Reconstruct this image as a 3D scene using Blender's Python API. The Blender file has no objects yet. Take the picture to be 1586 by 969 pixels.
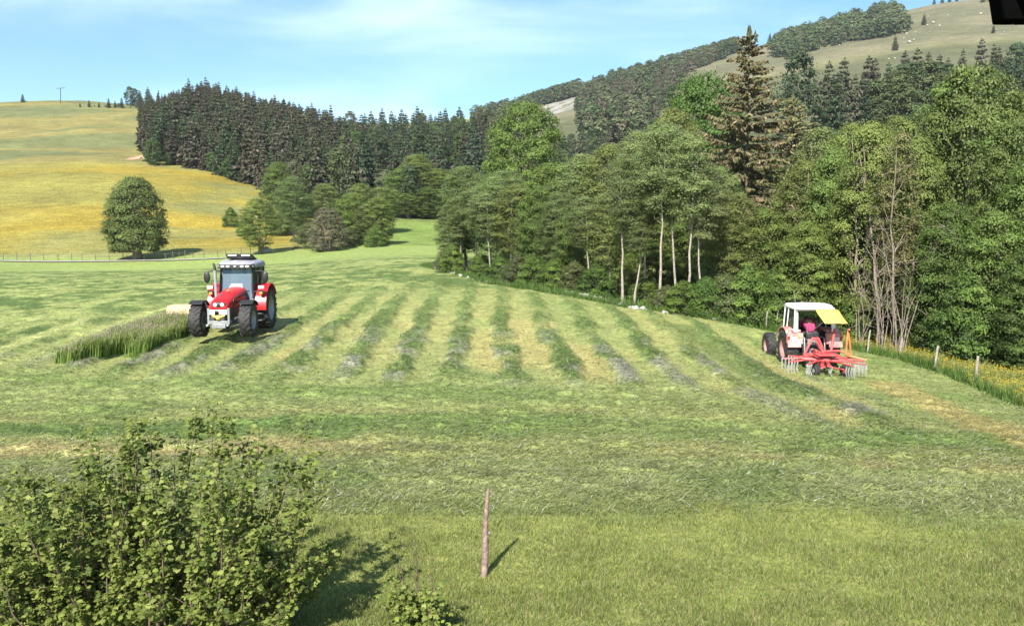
import bpy, math, random
import numpy as np
from mathutils import Vector, Matrix

# ------------------------------------------------------------------ camera, sky, sun, exposure
scene = bpy.context.scene
COL = scene.collection
F = 1245.0; CU, CV = 793.0, 484.5; CAMZ = 4.26; PITCH = math.radians(5.7)
CP, SP = math.cos(PITCH), math.sin(PITCH)

cam_d = bpy.data.cameras.new('camera')
cam_d.sensor_width = 36.0
cam_d.lens = 36.0 * F / 1586.0
cam_d.clip_start = 0.05
cam_d.clip_end = 8000.0
cam = bpy.data.objects.new('camera', cam_d)
cam.location = (0, 0, CAMZ)
cam.rotation_euler = (math.radians(90) - PITCH, 0, 0)
COL.objects.link(cam)
scene.camera = cam

SUN_EL = math.radians(42.0)
SHADOW_DIR = Vector((math.sin(math.radians(17)), math.cos(math.radians(17)), 0))
world = bpy.data.worlds.new('World')
scene.world = world
world.use_nodes = True
wt = world.node_tree
for n in list(wt.nodes): wt.nodes.remove(n)
w_out = wt.nodes.new('ShaderNodeOutputWorld')
w_bg = wt.nodes.new('ShaderNodeBackground')
w_sky = wt.nodes.new('ShaderNodeTexSky')
w_sky.sky_type = 'NISHITA'
w_sky.sun_disc = False
w_sky.sun_elevation = SUN_EL
w_sky.sun_rotation = math.atan2(-SHADOW_DIR.x, -SHADOW_DIR.y)
w_sky.altitude = 900
w_sky.air_density = 1.0
w_sky.dust_density = 0.4
w_sky.ozone_density = 1.8
w_tc = wt.nodes.new('ShaderNodeTexCoord')
w_map = wt.nodes.new('ShaderNodeMapping')
w_map.inputs['Scale'].default_value = (1.6, 1.0, 7.0)
w_map.inputs['Rotation'].default_value = (0.12, 0.10, 0.3)
w_n = wt.nodes.new('ShaderNodeTexNoise')
w_n.inputs['Scale'].default_value = 1.7
w_n.inputs['Detail'].default_value = 6
w_n.inputs['Roughness'].default_value = 0.5
w_n.inputs['Distortion'].default_value = 0.5
w_r = wt.nodes.new('ShaderNodeMapRange')
w_r.interpolation_type = 'SMOOTHSTEP'
w_r.inputs['From Min'].default_value = 0.36
w_r.inputs['From Max'].default_value = 0.80
w_r.inputs['To Min'].default_value = 0.0
w_r.inputs['To Max'].default_value = 0.45
w_mix = wt.nodes.new('ShaderNodeMix')
w_mix.data_type = 'RGBA'
w_mix.inputs['B'].default_value = (10.2, 11.9, 13.0, 1)
wt.links.new(w_tc.outputs['Generated'], w_map.inputs['Vector'])
wt.links.new(w_map.outputs['Vector'], w_n.inputs['Vector'])
wt.links.new(w_n.outputs['Fac'], w_r.inputs['Value'])
wt.links.new(w_r.outputs['Result'], w_mix.inputs['Factor'])
w_hs = wt.nodes.new('ShaderNodeHueSaturation')
w_hs.inputs['Saturation'].default_value = 1.18
w_hs.inputs['Hue'].default_value = 0.485
w_hs.inputs['Value'].default_value = 1.27
wt.links.new(w_sky.outputs['Color'], w_hs.inputs['Color'])
wt.links.new(w_hs.outputs['Color'], w_mix.inputs['A'])
wt.links.new(w_mix.outputs['Result'], w_bg.inputs['Color'])
w_bg.inputs['Strength'].default_value = 0.066
wt.links.new(w_bg.outputs['Background'], w_out.inputs['Surface'])

sun_d = bpy.data.lights.new('sun', 'SUN')
sun_d.energy = 5.0
sun_d.angle = math.radians(0.5)
sun_d.color = (1.0, 0.94, 0.84)
sun = bpy.data.objects.new('sun', sun_d)
sdir = Vector((SHADOW_DIR.x * math.cos(SUN_EL), SHADOW_DIR.y * math.cos(SUN_EL), -math.sin(SUN_EL)))
sun.rotation_euler = sdir.to_track_quat('-Z', 'Y').to_euler()
sun.location = (-20, -40, 60)
COL.objects.link(sun)

scene.view_settings.view_transform = 'Standard'
scene.view_settings.look = 'None'
scene.view_settings.gamma = 1.0
scene.view_settings.use_curve_mapping = False
scene.view_settings.exposure = 1.17
scene.render.engine = 'CYCLES'
scene.cycles.use_denoising = True
scene.cycles.max_bounces = 6
scene.cycles.diffuse_bounces = 2
scene.cycles.glossy_bounces = 2
scene.cycles.transmission_bounces = 4
scene.cycles.transparent_max_bounces = 8

# ------------------------------------------------------------------ terrain function
def ray(u, v):
    """direction (dx,1,dz) per metre of world depth for a photo pixel"""
    cx, cy = (u - CU) / F, -(v - CV) / F
    dy = CP + cy * SP
    dz = -SP + cy * CP
    return cx / dy, dz / dy

def proj(x, y, z):
    zz = z - CAMZ
    d = y * CP - zz * SP
    h = y * SP + zz * CP
    return CU + F * x / d, CV - F * h / d

CTRL = [  # (photo column, photo row, depth in metres) of ground points
 (0,969,8.75),(793,969,8.75),(1586,969,8.75),(0,785,12.6),(793,785,12.6),(1586,792,12.6),
 (400,690,16.2),(1100,690,16.3),(793,635,19.5),(100,640,19.5),(1586,690,16.8),(1400,648,19.5),
 (790,576,25),(500,580,24.6),(200,575,25.2),(1000,580,24.8),(1200,585,26),(1330,600,25.2),
 (345,524,30.5),(60,525,31),(600,520,31.5),(850,520,31.5),(1040,532,31.5),(1215,565,29.5),(1190,553,31.5),
 (1515,598,27),(1450,574,30),(1395,556,33),(1586,622,25),
 (760,440,50),(860,453,45),(700,422,59),(650,425,58),(960,473,41),(1100,494,37.5),(1190,512,37),(1345,546,35),
 (500,440,52),(250,455,50),(0,458,50),(1500,565,33.5),(1586,590,30.5),
 (1100,480,50),(1300,505,50),(1500,520,50),(900,440,65),(1200,440,80),(1450,450,80),(1586,450,80),(1000,420,90),
 (0,401,125),(210,399,125),(300,397,125),(400,391,125),(500,386,125),(580,382,122),(300,420,85),(0,422,85),(550,412,80),(650,400,82),
 (650,352,160),(600,372,135),(690,348,165),(760,370,150),(850,360,160),(1000,340,170),(1200,310,180),(1400,290,180),(1586,285,160),
 (0,330,170),(120,320,170),(250,332,170),(340,345,165),(420,368,145),(470,376,140),
 (0,256,225),(120,254,225),(222,260,228),(300,268,225),(345,280,215),(400,297,205),(440,325,190),
 (520,330,190),(600,310,200),(700,300,220),(800,300,220),
 (0,225,300),(120,225,300),(240,215,310),(330,215,300),(420,235,300),(500,255,290),(600,240,310),(700,245,320),
 (0,157,425),(100,156,430),(170,163,430),(240,168,430),(320,160,420),(400,185,410),(480,212,400),(560,222,410),(640,215,420),(720,215,430),
 (0,175,560),(200,185,560),(400,205,560),(560,226,560),(640,222,560),
 (540,190,900),(640,190,900),(740,186,900),(400,200,900),(0,200,900),(200,200,900),
 (850,250,320),(1000,240,330),(1150,220,320),(1300,195,320),(1450,165,320),(1550,148,330),(1586,145,330),(1500,180,250),(1586,175,250),
 (800,205,600),(900,175,600),(1000,160,600),(1100,130,600),(1200,120,580),(1300,105,560),(1400,85,560),(1500,75,560),(1586,70,560),
 (750,192,850),(850,152,900),(1000,118,900),(1130,78,900),(1200,72,920),(1280,45,920),(1400,15,920),(1500,0,920),(1586,-10,920),
 (0,230,1500),(400,230,1500),(640,225,1500),(750,225,1500),(900,190,1500),(1130,130,1500),(1280,100,1500),(1400,80,1500),(1586,60,1500),
]
def _k(r2): return np.sqrt(r2 + 0.02)
def _ctrl():
    A=[];L=[];E=[]
    for u,v,Y in CTRL:
        a,s=ray(u,v); A.append(a);L.append(math.log(Y)*0.55);E.append((CAMZ+s*Y)/Y)
    for a in (-1.1,-.5,.0,.5,1.1):
        for Y in (2.0,5.0):
            A.append(a);L.append(math.log(Y)*.55);E.append(0.0)
    return np.array(A),np.array(L),np.array(E)
_A,_L,_E=_ctrl()
_M=_k((_A[:,None]-_A)**2+(_L[:,None]-_L)**2)
_n=len(_A)
_G=np.zeros((_n+3,_n+3)); _G[:_n,:_n]=_M-np.eye(_n)*0.01; _P=np.stack([np.ones(_n),_A,_L],1)
_G[:_n,_n:]=_P; _G[_n:,:_n]=_P.T
_W=np.linalg.solve(_G,np.concatenate([_E,np.zeros(3)]))
def T(x,y):
    """smooth terrain height"""
    x=np.asarray(x,float);y=np.maximum(np.asarray(y,float),1.5)
    a=np.clip(x/y,-1.3,1.3);l=np.log(y)*.55
    out=np.empty(a.shape)
    af,lf,of=a.ravel(),l.ravel(),out.ravel()
    for i in range(0,af.size,60000):
        s=slice(i,i+60000)
        r2=(af[s,None]-_A)**2+(lf[s,None]-_L)**2
        of[s]=_k(r2)@_W[:_n]+_W[_n]+_W[_n+1]*af[s]+_W[_n+2]*lf[s]
    return of.reshape(a.shape)*y
def hit(u,v,y0=5.0,y1=1600.0):
    a,s=ray(u,v)
    Y=np.exp(np.linspace(math.log(y0),math.log(y1),1500))
    d=CAMZ+s*Y-T(a*Y,Y)
    k=int(np.argmax(d<0))
    if d[k]>=0: k=len(Y)-1
    if k>0:
        t=d[k-1]/(d[k-1]-d[k]+1e-12); y=Y[k-1]+(Y[k]-Y[k-1])*t
    else: y=Y[0]
    return a*y,y,float(T(np.array([a*y]),np.array([y]))[0])

def hash2(ix, iy, seed):
    h = (ix.astype(np.int64) * 374761393 + iy.astype(np.int64) * 668265263 + seed * 1442695041) & 0xFFFFFFFF
    h = ((h ^ (h >> 13)) * 1274126177) & 0xFFFFFFFF
    h = h ^ (h >> 16)
    return (h & 0xFFFFFF) / float(0xFFFFFF)

def vnoise(x, y, seed=0):
    x = np.asarray(x, float); y = np.asarray(y, float)
    ix = np.floor(x); iy = np.floor(y)
    fx = x - ix; fy = y - iy
    fx = fx * fx * (3 - 2 * fx); fy = fy * fy * (3 - 2 * fy)
    a = hash2(ix, iy, seed); b = hash2(ix + 1, iy, seed)
    c = hash2(ix, iy + 1, seed); d = hash2(ix + 1, iy + 1, seed)
    return (a * (1 - fx) + b * fx) * (1 - fy) + (c * (1 - fx) + d * fx) * fy

def fbm(x, y, seed=0, octv=4, gain=0.5):
    s = 0; amp = 1; tot = 0
    for o in range(octv):
        s = s + amp * vnoise(x * 2 ** o + 17.3 * o, y * 2 ** o - 9.1 * o, seed + o * 7)
        tot += amp; amp *= gain
    return s / tot

def sstep(a, b, x):
    t = np.clip((x - a) / (b - a), 0, 1)
    return t * t * (3 - 2 * t)

def lerp(a, b, t):
    return a + (b - a) * t

# ------------------------------------------------------------------ field: swaths, bands, colours
ROW = 1.75
FENCE_PX = [(1586, 630), (1515, 598), (1450, 574), (1395, 556), (1345, 546), (1270, 531), (1203, 513), (1187, 510), (1100, 494), (960, 474), (860, 455), (760, 440), (700, 423), (655, 412)]
FENCE_PT = [hit(u, v) for u, v in FENCE_PX]
_post = FENCE_PT[:5]; _edge = FENCE_PT[4:]
_py = np.array([p[1] for p in _post]); _px = np.array([p[0] for p in _post])
_o = np.argsort(_py); _py, _px = np.concatenate([[8.0], _py[_o]]), np.concatenate([[_px[_o][0] - .6], _px[_o]])
_ex = np.array([p[0] for p in _edge]); _ey = np.array([p[1] for p in _edge])
_o = np.argsort(_ex); _ex, _ey = _ex[_o], _ey[_o]
_YC = _edge[0][1]

def beyond_fence(x, y):
    """metres behind the fence / wood edge, negative inside the field"""
    a = x - np.interp(y, _py, _px)
    b = np.where(x < _ex[0], -50.0, y - np.interp(x, _ex, _ey))
    return np.where(y < _YC, a, b)

def field_masks(x, y):
    wob = (fbm(x * .35, y * .12, 3, 2) - .5) * 0.8
    lean = 0.03 * (y - 24.5) + 0.010 * np.maximum(0, -12 - x) * np.maximum(y - 27, 0)
    q = (x + lean + 0.10 + wob * .55) / ROW
    t = np.abs(q - np.round(q))
    n = fbm(x * 1.9, y * .8, 11, 4)
    sw = sstep(.34, .11, t + (n - .5) * .44) * (.55 + .45 * sstep(.30, .5, fbm(x * .6, y * .6, 13, 3)))
    rowid = np.round(q)
    front = 23.6 + (hash2(rowid, rowid * 0, 19) - .5) * 1.5 - 5.6 * sstep(3.5, 8.5, x) + (fbm(x * .5, y * .1, 5, 2) - .5) * 1.6 + 1.3 * sstep(-6, -12, x)
    back = 53 + (fbm(x * .2, y * .05, 8, 2) - .5) * 9 + 3 * sstep(-4, -12, x)
    z = sstep(-1.9, 1.7, y - front + (n - .5) * 2.0) * sstep(5, -5, y - back) * sstep(10.6, 9.2, x) * sstep(-26, -19, x)
    z = z * (1 - .55 * sstep(-13, -17, x)) * (1 - .35 * sstep(33, 44, y))
    return sw, z, n

def field_height(x, y):
    sw, z, n = field_masks(x, y)
    bf = beyond_fence(x, y)
    infield = sstep(0.0, -1.5, bf)
    mown = sstep(12.2, 13.6, y) * infield
    fade = sstep(115, 60, y)
    h = (sw * z * (.02 + .16 * n + .10 * fbm(x * 4, y * 4, 15, 2))) * infield
    lump = fbm(x * 1.3, y * 1.9, 21, 3)
    h = h + mown * (1 - z) * .15 * np.maximum(lump - .42, 0) * 1.6
    h = h + mown * .05 * (fbm(x * 5, y * 5, 31, 2) - .5)
    h = h + .02 * (fbm(x * 2.2, y * 2.2, 41, 2) - .5)
    return h * fade

BANDS_Y = [0, 12.3, 12.8, 13.6, 14.9, 15.3, 15.75, 16.6, 17.2, 18.3, 19.2, 20.2, 21.5, 200]
C_LAWN = (.225, .245, .068); C_TAN = (.258, .262, .096); C_PEACH = (.325, .290, .125)
C_SWG = (.106, .150, .044); C_SWV = (.235, .228, .175); C_MIX = (.205, .240, .082)
C_GREY = (.232, .258, .100); C_FAR = (.205, .26, .075)
BANDS_C = [C_LAWN, C_LAWN, C_MIX, C_GREY, C_GREY, C_MIX, C_PEACH, C_PEACH, (.13, .19, .05), (.125, .185, .05), C_TAN, C_MIX, C_MIX, C_MIX]

def field_colour(x, y):
    sw, z, n = field_masks(x, y)
    yb = y + (fbm(x * .25, y * .25, 51, 3) - .5) * 1.5 + (fbm(x * 1.3, y * 1.6, 52, 3) - .5) * 1.1 + .02 * x + .0035 * x * x
    c = np.stack([np.interp(yb, BANDS_Y, [b[k] for b in BANDS_C]) for k in range(3)], -1)
    # patchiness along the bands
    c = lerp(c, np.array(C_MIX), (sstep(.40, .62, fbm(x * .16, y * .35, 63, 3)) * .75 * sstep(15.2, 15.8, yb))[..., None])
    st = fbm(x * .35, y * 2.2, 61, 4) * .45 + fbm(x * 1.4, y * 3.0, 64, 4) * .55
    midz = sstep(12.4, 13.4, yb) * sstep(60, 45, y)
    c = c * lerp(1.0, (.60 + .86 * st)[..., None], midz[..., None])
    g = sstep(.55, .72, fbm(x * .22, y * .5, 71, 3)) * midz
    c = lerp(c, np.array((.125, .185, .048)), (g * .6)[..., None])
    # rows
    old = sstep(.48, .60, fbm(x * .9 + 40, y * .8, 81, 4)) * sstep(36, 24, y)
    swc = lerp(np.array(C_SWG), np.array(C_SWV), (old * .85)[..., None]) * (.7 + .6 * fbm(x * 2.5, y * 2.5, 82, 3))[..., None]
    tan = lerp(np.array(C_TAN), np.array(C_MIX), (sstep(.35, .7, fbm(x * .6, y * .25, 83, 3)) * .8)[..., None])
    pk = sstep(.55, .7, fbm(x * .4, y * .18, 84, 2))
    tan = lerp(tan, np.array((.325, .268, .108)), (pk * .5)[..., None])
    rowc = lerp(tan, swc, sw[..., None])
    c = lerp(c, rowc, z[..., None])
    # far hay, spread loose over the left and back of the field
    fh = sstep(42, 50, y) * sstep(104, 92, y + (fbm(x * .1, y * .1, 91, 2) - .5) * 14)
    fh = np.maximum(fh, sstep(-14, -19, x + (y - 30) * .15) * sstep(28, 31, y) * sstep(104, 92, y))
    s1 = fbm(x * .22, y * .38, 92, 4); s2 = fbm(x * 1.0, y * .8, 93, 4)
    hc = lerp(np.array((.085, .128, .036)), np.array((.235, .265, .090)), sstep(.40, .64, s1 * .35 + s2 * .65)[..., None])
    c = lerp(c, hc, fh[..., None])
    # pale mown streaks on the left
    for (xa, ya, xb, yb2, w) in STREAKS:
        d = seg_dist(x, y, xa, ya, xb, yb2)
        c = lerp(c, np.array((.30, .32, .12)), (sstep(w, w * .35, d + (n - .5) * .5) * .85)[..., None])
    far = sstep(90, 104, y + (fbm(x * .1, y * .1, 91, 2) - .5) * 14)
    c = lerp(c, np.array(C_FAR) * (.85 + .3 * fbm(x * .12, y * .06, 95, 3))[..., None], far[..., None])
    # strip by the stone edge, raked bare track at the right
    tr = sstep(1.1, .3, seg_dist(x, y, *TRACK[0]) + (n - .5) * .6)
    for s_ in TRACK[1:]:
        tr = np.maximum(tr, sstep(1.1, .3, seg_dist(x, y, *s_) + (n - .5) * .6))
    c = lerp(c, np.array((.33, .26, .10)), (tr * .7)[..., None])
    rk = sstep(1.0, .35, seg_dist(x, y, *WIND) + (n - .5) * .5)
    c = lerp(c, np.array(C_SWG) * .9, (rk * .8)[..., None])
    # beyond the fence: flower meadow, then woodland floor
    bf = beyond_fence(x, y)
    right = sstep(12.5, 13.5, x)
    mead = sstep(-.3, .5, bf) * right
    c = lerp(c, np.array((.20, .21, .055)), mead[..., None])
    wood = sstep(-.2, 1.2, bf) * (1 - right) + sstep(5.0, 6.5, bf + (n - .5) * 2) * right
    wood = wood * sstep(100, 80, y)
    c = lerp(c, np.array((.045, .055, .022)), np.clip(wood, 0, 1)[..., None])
    c = c * (.86 + .28 * fbm(x * 3.1, y * 3.1, 99, 3))[..., None]
    return np.clip(c, .01, .6)

def seg_dist(x, y, xa, ya, xb, yb):
    dx, dy = xb - xa, yb - ya
    t = np.clip(((x - xa) * dx + (y - ya) * dy) / (dx * dx + dy * dy), 0, 1)
    return np.hypot(x - xa - t * dx, y - ya - t * dy)

def px_seg(u0, v0, u1, v1):
    a = hit(u0, v0); b = hit(u1, v1)
    return (a[0], a[1], b[0], b[1])
STREAKS = [px_seg(-5, 546, 60, 520) + (.55,), px_seg(60, 520, 130, 495) + (.5,), px_seg(-5, 508, 60, 494) + (.45,),
           px_seg(110, 525, 235, 484) + (.4,), px_seg(235, 484, 300, 470) + (.35,), px_seg(-5, 680, 300, 690) + (.5,)]
TRACK = [px_seg(1370, 594, 1470, 640), px_seg(1470, 640, 1600, 690)]
WIND = px_seg(1060, 505, 1240, 610)

def gz(x, y):
    """ground height of the field surface at one point"""
    xa, ya = np.array([x], float), np.array([y], float)
    return float(T(xa, ya)[0] + field_height(xa, ya)[0])

# ------------------------------------------------------------------ mesh helpers
def mesh_np(name, V, Fc, mats, cols=None, smooth=False, mat_idx=None):
    """V (n,3); Fc list of (m,k) int arrays; cols (n,3) vertex colours"""
    me = bpy.data.meshes.new(name)
    V = np.asarray(V, np.float32)
    if not isinstance(Fc, list): Fc = [Fc]
    Fc = [np.asarray(f, np.int32) for f in Fc if len(f)]
    loops = np.concatenate([f.ravel() for f in Fc])
    tot = np.concatenate([np.full(len(f), f.shape[1], np.int32) for f in Fc])
    start = np.concatenate([[0], np.cumsum(tot)[:-1]]).astype(np.int32)
    me.vertices.add(len(V)); me.vertices.foreach_set('co', V.ravel())
    me.loops.add(len(loops)); me.loops.foreach_set('vertex_index', loops)
    me.polygons.add(len(tot)); me.polygons.foreach_set('loop_start', start)
    if mat_idx is not None: me.polygons.foreach_set('material_index', np.asarray(mat_idx, np.int32))
    me.polygons.foreach_set('use_smooth', np.full(len(tot), smooth, bool))
    if cols is not None:
        at = me.color_attributes.new('Col', 'FLOAT_COLOR', 'POINT')
        c4 = np.ones((len(V), 4), np.float32); c4[:, :3] = cols
        at.data.foreach_set('color', c4.ravel())
    for m in (mats if isinstance(mats, (list, tuple)) else [mats]): me.materials.append(m)
    me.update(calc_edges=True)
    return me

def link(name, me, parent=None, loc=None):
    o = bpy.data.objects.new(name, me)
    COL.objects.link(o)
    if parent: o.parent = parent
    if loc is not None: o.location = loc
    return o

def tag(o, label=None, cat=None, group=None, kind=None):
    if label: o['label'] = label
    if cat: o['category'] = cat
    if group: o['group'] = group
    if kind: o['kind'] = kind
    return o

def empty(name, loc, rz=0, scale=1.0):
    o = bpy.data.objects.new(name, None)
    o.empty_display_size = .3
    COL.objects.link(o)
    o.location = loc; o.rotation_euler = (0, 0, rz)
    o.scale = (scale,) * 3 if not isinstance(scale, tuple) else scale
    return o

def copy_tree(root):
    c = root.copy(); COL.objects.link(c)
    for ch in root.children:
        d = ch.copy(); COL.objects.link(d); d.parent = c
        for g in ch.children:
            e = g.copy(); COL.objects.link(e); e.parent = d
    return c

class MB:
    """collects primitives into one mesh"""
    def __init__(s): s.v = []; s.f = []; s.mi = []; s.m = 0
    def add(s, vs, fs):
        o = len(s.v); s.v += [tuple(p) for p in vs]
        s.f += [tuple(i + o for i in f) for f in fs]; s.mi += [s.m] * len(fs)
    def box(s, c, d, rot=None):
        x, y, z = d[0] / 2, d[1] / 2, d[2] / 2
        P = [Vector((a * x, b * y, e * z)) for a in (-1, 1) for b in (-1, 1) for e in (-1, 1)]
        if rot is not None: P = [rot @ p for p in P]
        c = Vector(c)
        s.add([p + c for p in P], [(0, 1, 3, 2), (4, 6, 7, 5), (0, 4, 5, 1), (2, 3, 7, 6), (0, 2, 6, 4), (1, 5, 7, 3)])
    def loft(s, secs, cap=True, closed=True):
        n = len(secs[0]); vs = [p for q in secs for p in q]; fs = []
        for i in range(len(secs) - 1):
            for j in range(n if closed else n - 1):
                k = (j + 1) % n
                fs.append((i * n + j, i * n + k, (i + 1) * n + k, (i + 1) * n + j))
        if cap and closed:
            fs.append(tuple(range(n))[::-1]); fs.append(tuple(range((len(secs) - 1) * n, len(secs) * n)))
        s.add(vs, fs)
    def prism(s, prof, y0, y1):
        s.loft([[(x, y0, z) for x, z in prof], [(x, y1, z) for x, z in prof]])
    def tube(s, pts, r, n=8, cap=True):
        pts = [Vector(p) for p in pts]
        if not isinstance(r, (list, tuple)): r = [r] * len(pts)
        secs = []; ref = None
        for i, p in enumerate(pts):
            t = (pts[min(i + 1, len(pts) - 1)] - pts[max(i - 1, 0)]).normalized()
            if ref is None: ref = t.orthogonal().normalized()
            a = (ref - t * ref.dot(t)).normalized(); ref = a
            b = t.cross(a)
            secs.append([p + (a * math.cos(2 * math.pi * k / n) + b * math.sin(2 * math.pi * k / n)) * r[i] for k in range(n)])
        s.loft(secs, cap)
    def lathe(s, prof, n=32, c=(0, 0, 0)):
        """prof (radius, y) revolved round the y axis"""
        secs = []
        for r, y in prof:
            secs.append([(c[0] + r * math.cos(2 * math.pi * k / n), c[1] + y, c[2] + r * math.sin(2 * math.pi * k / n)) for k in range(n)])
        s.loft(secs, True)
    def ball(s, c, r, nu=12, nv=8):
        if not isinstance(r, (tuple, list)): r = (r, r, r)
        secs = []
        for i in range(nv + 1):
            th = math.pi * (.02 + .96 * i / nv)
            secs.append([(c[0] + r[0] * math.sin(th) * math.cos(2 * math.pi * k / nu), c[1] + r[1] * math.sin(th) * math.sin(2 * math.pi * k / nu), c[2] - r[2] * math.cos(th)) for k in range(nu)])
        s.loft(secs, True)
    def build(s, name, mats, parent=None, bevel=0, ang=35, loc=None):
        me = bpy.data.meshes.new(name)
        me.from_pydata(s.v, [], s.f)
        for m in (mats if isinstance(mats, (list, tuple)) else [mats]): me.materials.append(m)
        me.polygons.foreach_set('material_index', s.mi)
        me.polygons.foreach_set('use_smooth', [True] * len(s.f))
        me.update()
        import bmesh
        bm = bmesh.new(); bm.from_mesh(me); bmesh.ops.recalc_face_normals(bm, faces=bm.faces); bm.to_mesh(me); bm.free()
        me.set_sharp_from_angle(angle=math.radians(ang))
        o = link(name, me, parent, loc)
        if bevel:
            b = o.modifiers.new('bevel', 'BEVEL'); b.width = bevel; b.segments = 2; b.limit_method = 'ANGLE'; b.angle_limit = math.radians(40)
        return o

# ------------------------------------------------------------------ materials
def new_mat(name):
    m = bpy.data.materials.new(name); m.use_nodes = True
    t = m.node_tree
    for n in list(t.nodes): t.nodes.remove(n)
    o = t.nodes.new('ShaderNodeOutputMaterial')
    return m, t, o

def _noise(t, scale, detail=3, coord='Object', rough=.55):
    tc = t.nodes.new('ShaderNodeTexCoord'); n = t.nodes.new('ShaderNodeTexNoise')
    n.inputs['Scale'].default_value = scale; n.inputs['Detail'].default_value = detail; n.inputs['Roughness'].default_value = rough
    t.links.new(tc.outputs[coord], n.inputs['Vector'])
    return n

def _range(t, src, a, b, c, d):
    r = t.nodes.new('ShaderNodeMapRange')
    r.inputs['From Min'].default_value = a; r.inputs['From Max'].default_value = b
    r.inputs['To Min'].default_value = c; r.inputs['To Max'].default_value = d
    t.links.new(src, r.inputs['Value'])
    return r.outputs['Result']

def _mul(t, col, fac):
    m = t.nodes.new('ShaderNodeVectorMath'); m.operation = 'SCALE'
    t.links.new(col, m.inputs[0]); t.links.new(fac, m.inputs['Scale'])
    return m.outputs[0]

def paint(name, col, rough=.45, metal=0, spec=.5, var=.18, scale=6, dirt=None, dirt_amt=.35, bump=0, coat=0):
    """a base colour with uneven wear, dirt low on the noise"""
    m, t, o = new_mat(name)
    p = t.nodes.new('ShaderNodeBsdfPrincipled')
    n = _noise(t, scale, 5)
    f = _range(t, n.outputs['Fac'], .3, .7, 1 - var, 1 + var)
    rgb = t.nodes.new('ShaderNodeRGB'); rgb.outputs[0].default_value = (*col, 1)
    c = _mul(t, rgb.outputs[0], f)
    if dirt:
        n2 = _noise(t, scale * .6, 6, rough=.7)
        mx = t.nodes.new('ShaderNodeMix'); mx.data_type = 'RGBA'
        t.links.new(_range(t, n2.outputs['Fac'], .45, .75, 0, dirt_amt * 2), mx.inputs['Factor'])
        t.links.new(c, mx.inputs['A']); mx.inputs['B'].default_value = (*dirt, 1); c = mx.outputs['Result']
    t.links.new(c, p.inputs['Base Color'])
    t.links.new(_range(t, n.outputs['Fac'], .3, .7, max(rough - .1, .05), min(rough + .15, 1)), p.inputs['Roughness'])
    p.inputs['Metallic'].default_value = metal
    p.inputs['Specular IOR Level'].default_value = spec
    p.inputs['Coat Weight'].default_value = coat
    if bump:
        b = t.nodes.new('ShaderNodeBump'); b.inputs['Strength'].default_value = bump; b.inputs['Distance'].default_value = .02
        t.links.new(n.outputs['Fac'], b.inputs['Height']); t.links.new(b.outputs['Normal'], p.inputs['Normal'])
    t.links.new(p.outputs[0], o.inputs['Surface'])
    return m

def leafy(name, trans=.3, rough=.5, spec=.35, objvar=.25, hue=.02):
    """foliage and grass: vertex colour, slight translucency, each object a little different"""
    m, t, o = new_mat(name)
    a = t.nodes.new('ShaderNodeAttribute'); a.attribute_name = 'Col'
    oi = t.nodes.new('ShaderNodeObjectInfo')
    hs = t.nodes.new('ShaderNodeHueSaturation')
    t.links.new(a.outputs['Color'], hs.inputs['Color'])
    t.links.new(_range(t, oi.outputs['Random'], 0, 1, 1 - objvar, 1 + objvar), hs.inputs['Value'])
    wn = t.nodes.new('ShaderNodeTexWhiteNoise'); wn.noise_dimensions = '1D'
    t.links.new(oi.outputs['Random'], wn.inputs['W'])
    t.links.new(_range(t, wn.outputs['Value'], 0, 1, .5 - hue, .5 + hue), hs.inputs['Hue'])
    p = t.nodes.new('ShaderNodeBsdfPrincipled')
    p.inputs['Roughness'].default_value = rough; p.inputs['Specular IOR Level'].default_value = spec
    t.links.new(hs.outputs['Color'], p.inputs['Base Color'])
    tr = t.nodes.new('ShaderNodeBsdfTranslucent')
    t.links.new(hs.outputs['Color'], tr.inputs['Color'])
    mx = t.nodes.new('ShaderNodeMixShader'); mx.inputs[0].default_value = trans
    t.links.new(p.outputs[0], mx.inputs[1]); t.links.new(tr.outputs[0], mx.inputs[2])
    t.links.new(mx.outputs[0], o.inputs['Surface'])
    return m

def ground_mat(name, scales, bump=.5, dist=.06, amt=.5):
    m, t, o = new_mat(name)
    a = t.nodes.new('ShaderNodeAttribute'); a.attribute_name = 'Col'
    c = a.outputs['Color']; hs = []
    for k, (s, lo, hi, st) in enumerate(scales):
        tc = t.nodes.new('ShaderNodeTexCoord'); mp = t.nodes.new('ShaderNodeMapping'); mp.inputs['Scale'].default_value = st
        n = t.nodes.new('ShaderNodeTexNoise'); n.inputs['Scale'].default_value = s; n.inputs['Detail'].default_value = 5; n.inputs['Roughness'].default_value = .65
        t.links.new(tc.outputs['Object'], mp.inputs['Vector']); t.links.new(mp.outputs['Vector'], n.inputs['Vector'])
        c = _mul(t, c, _range(t, n.outputs['Fac'], .3, .7, lo, hi)); hs.append(n.outputs['Fac'])
    p = t.nodes.new('ShaderNodeBsdfPrincipled'); p.inputs['Roughness'].default_value = .9; p.inputs['Specular IOR Level'].default_value = .15
    t.links.new(c, p.inputs['Base Color'])
    nrm = None
    for h in hs:
        b = t.nodes.new('ShaderNodeBump'); b.inputs['Strength'].default_value = bump; b.inputs['Distance'].default_value = dist
        t.links.new(h, b.inputs['Height'])
        if nrm: t.links.new(nrm, b.inputs['Normal'])
        nrm = b.outputs['Normal']
    t.links.new(nrm, p.inputs['Normal'])
    t.links.new(p.outputs[0], o.inputs['Surface'])
    return m

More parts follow.
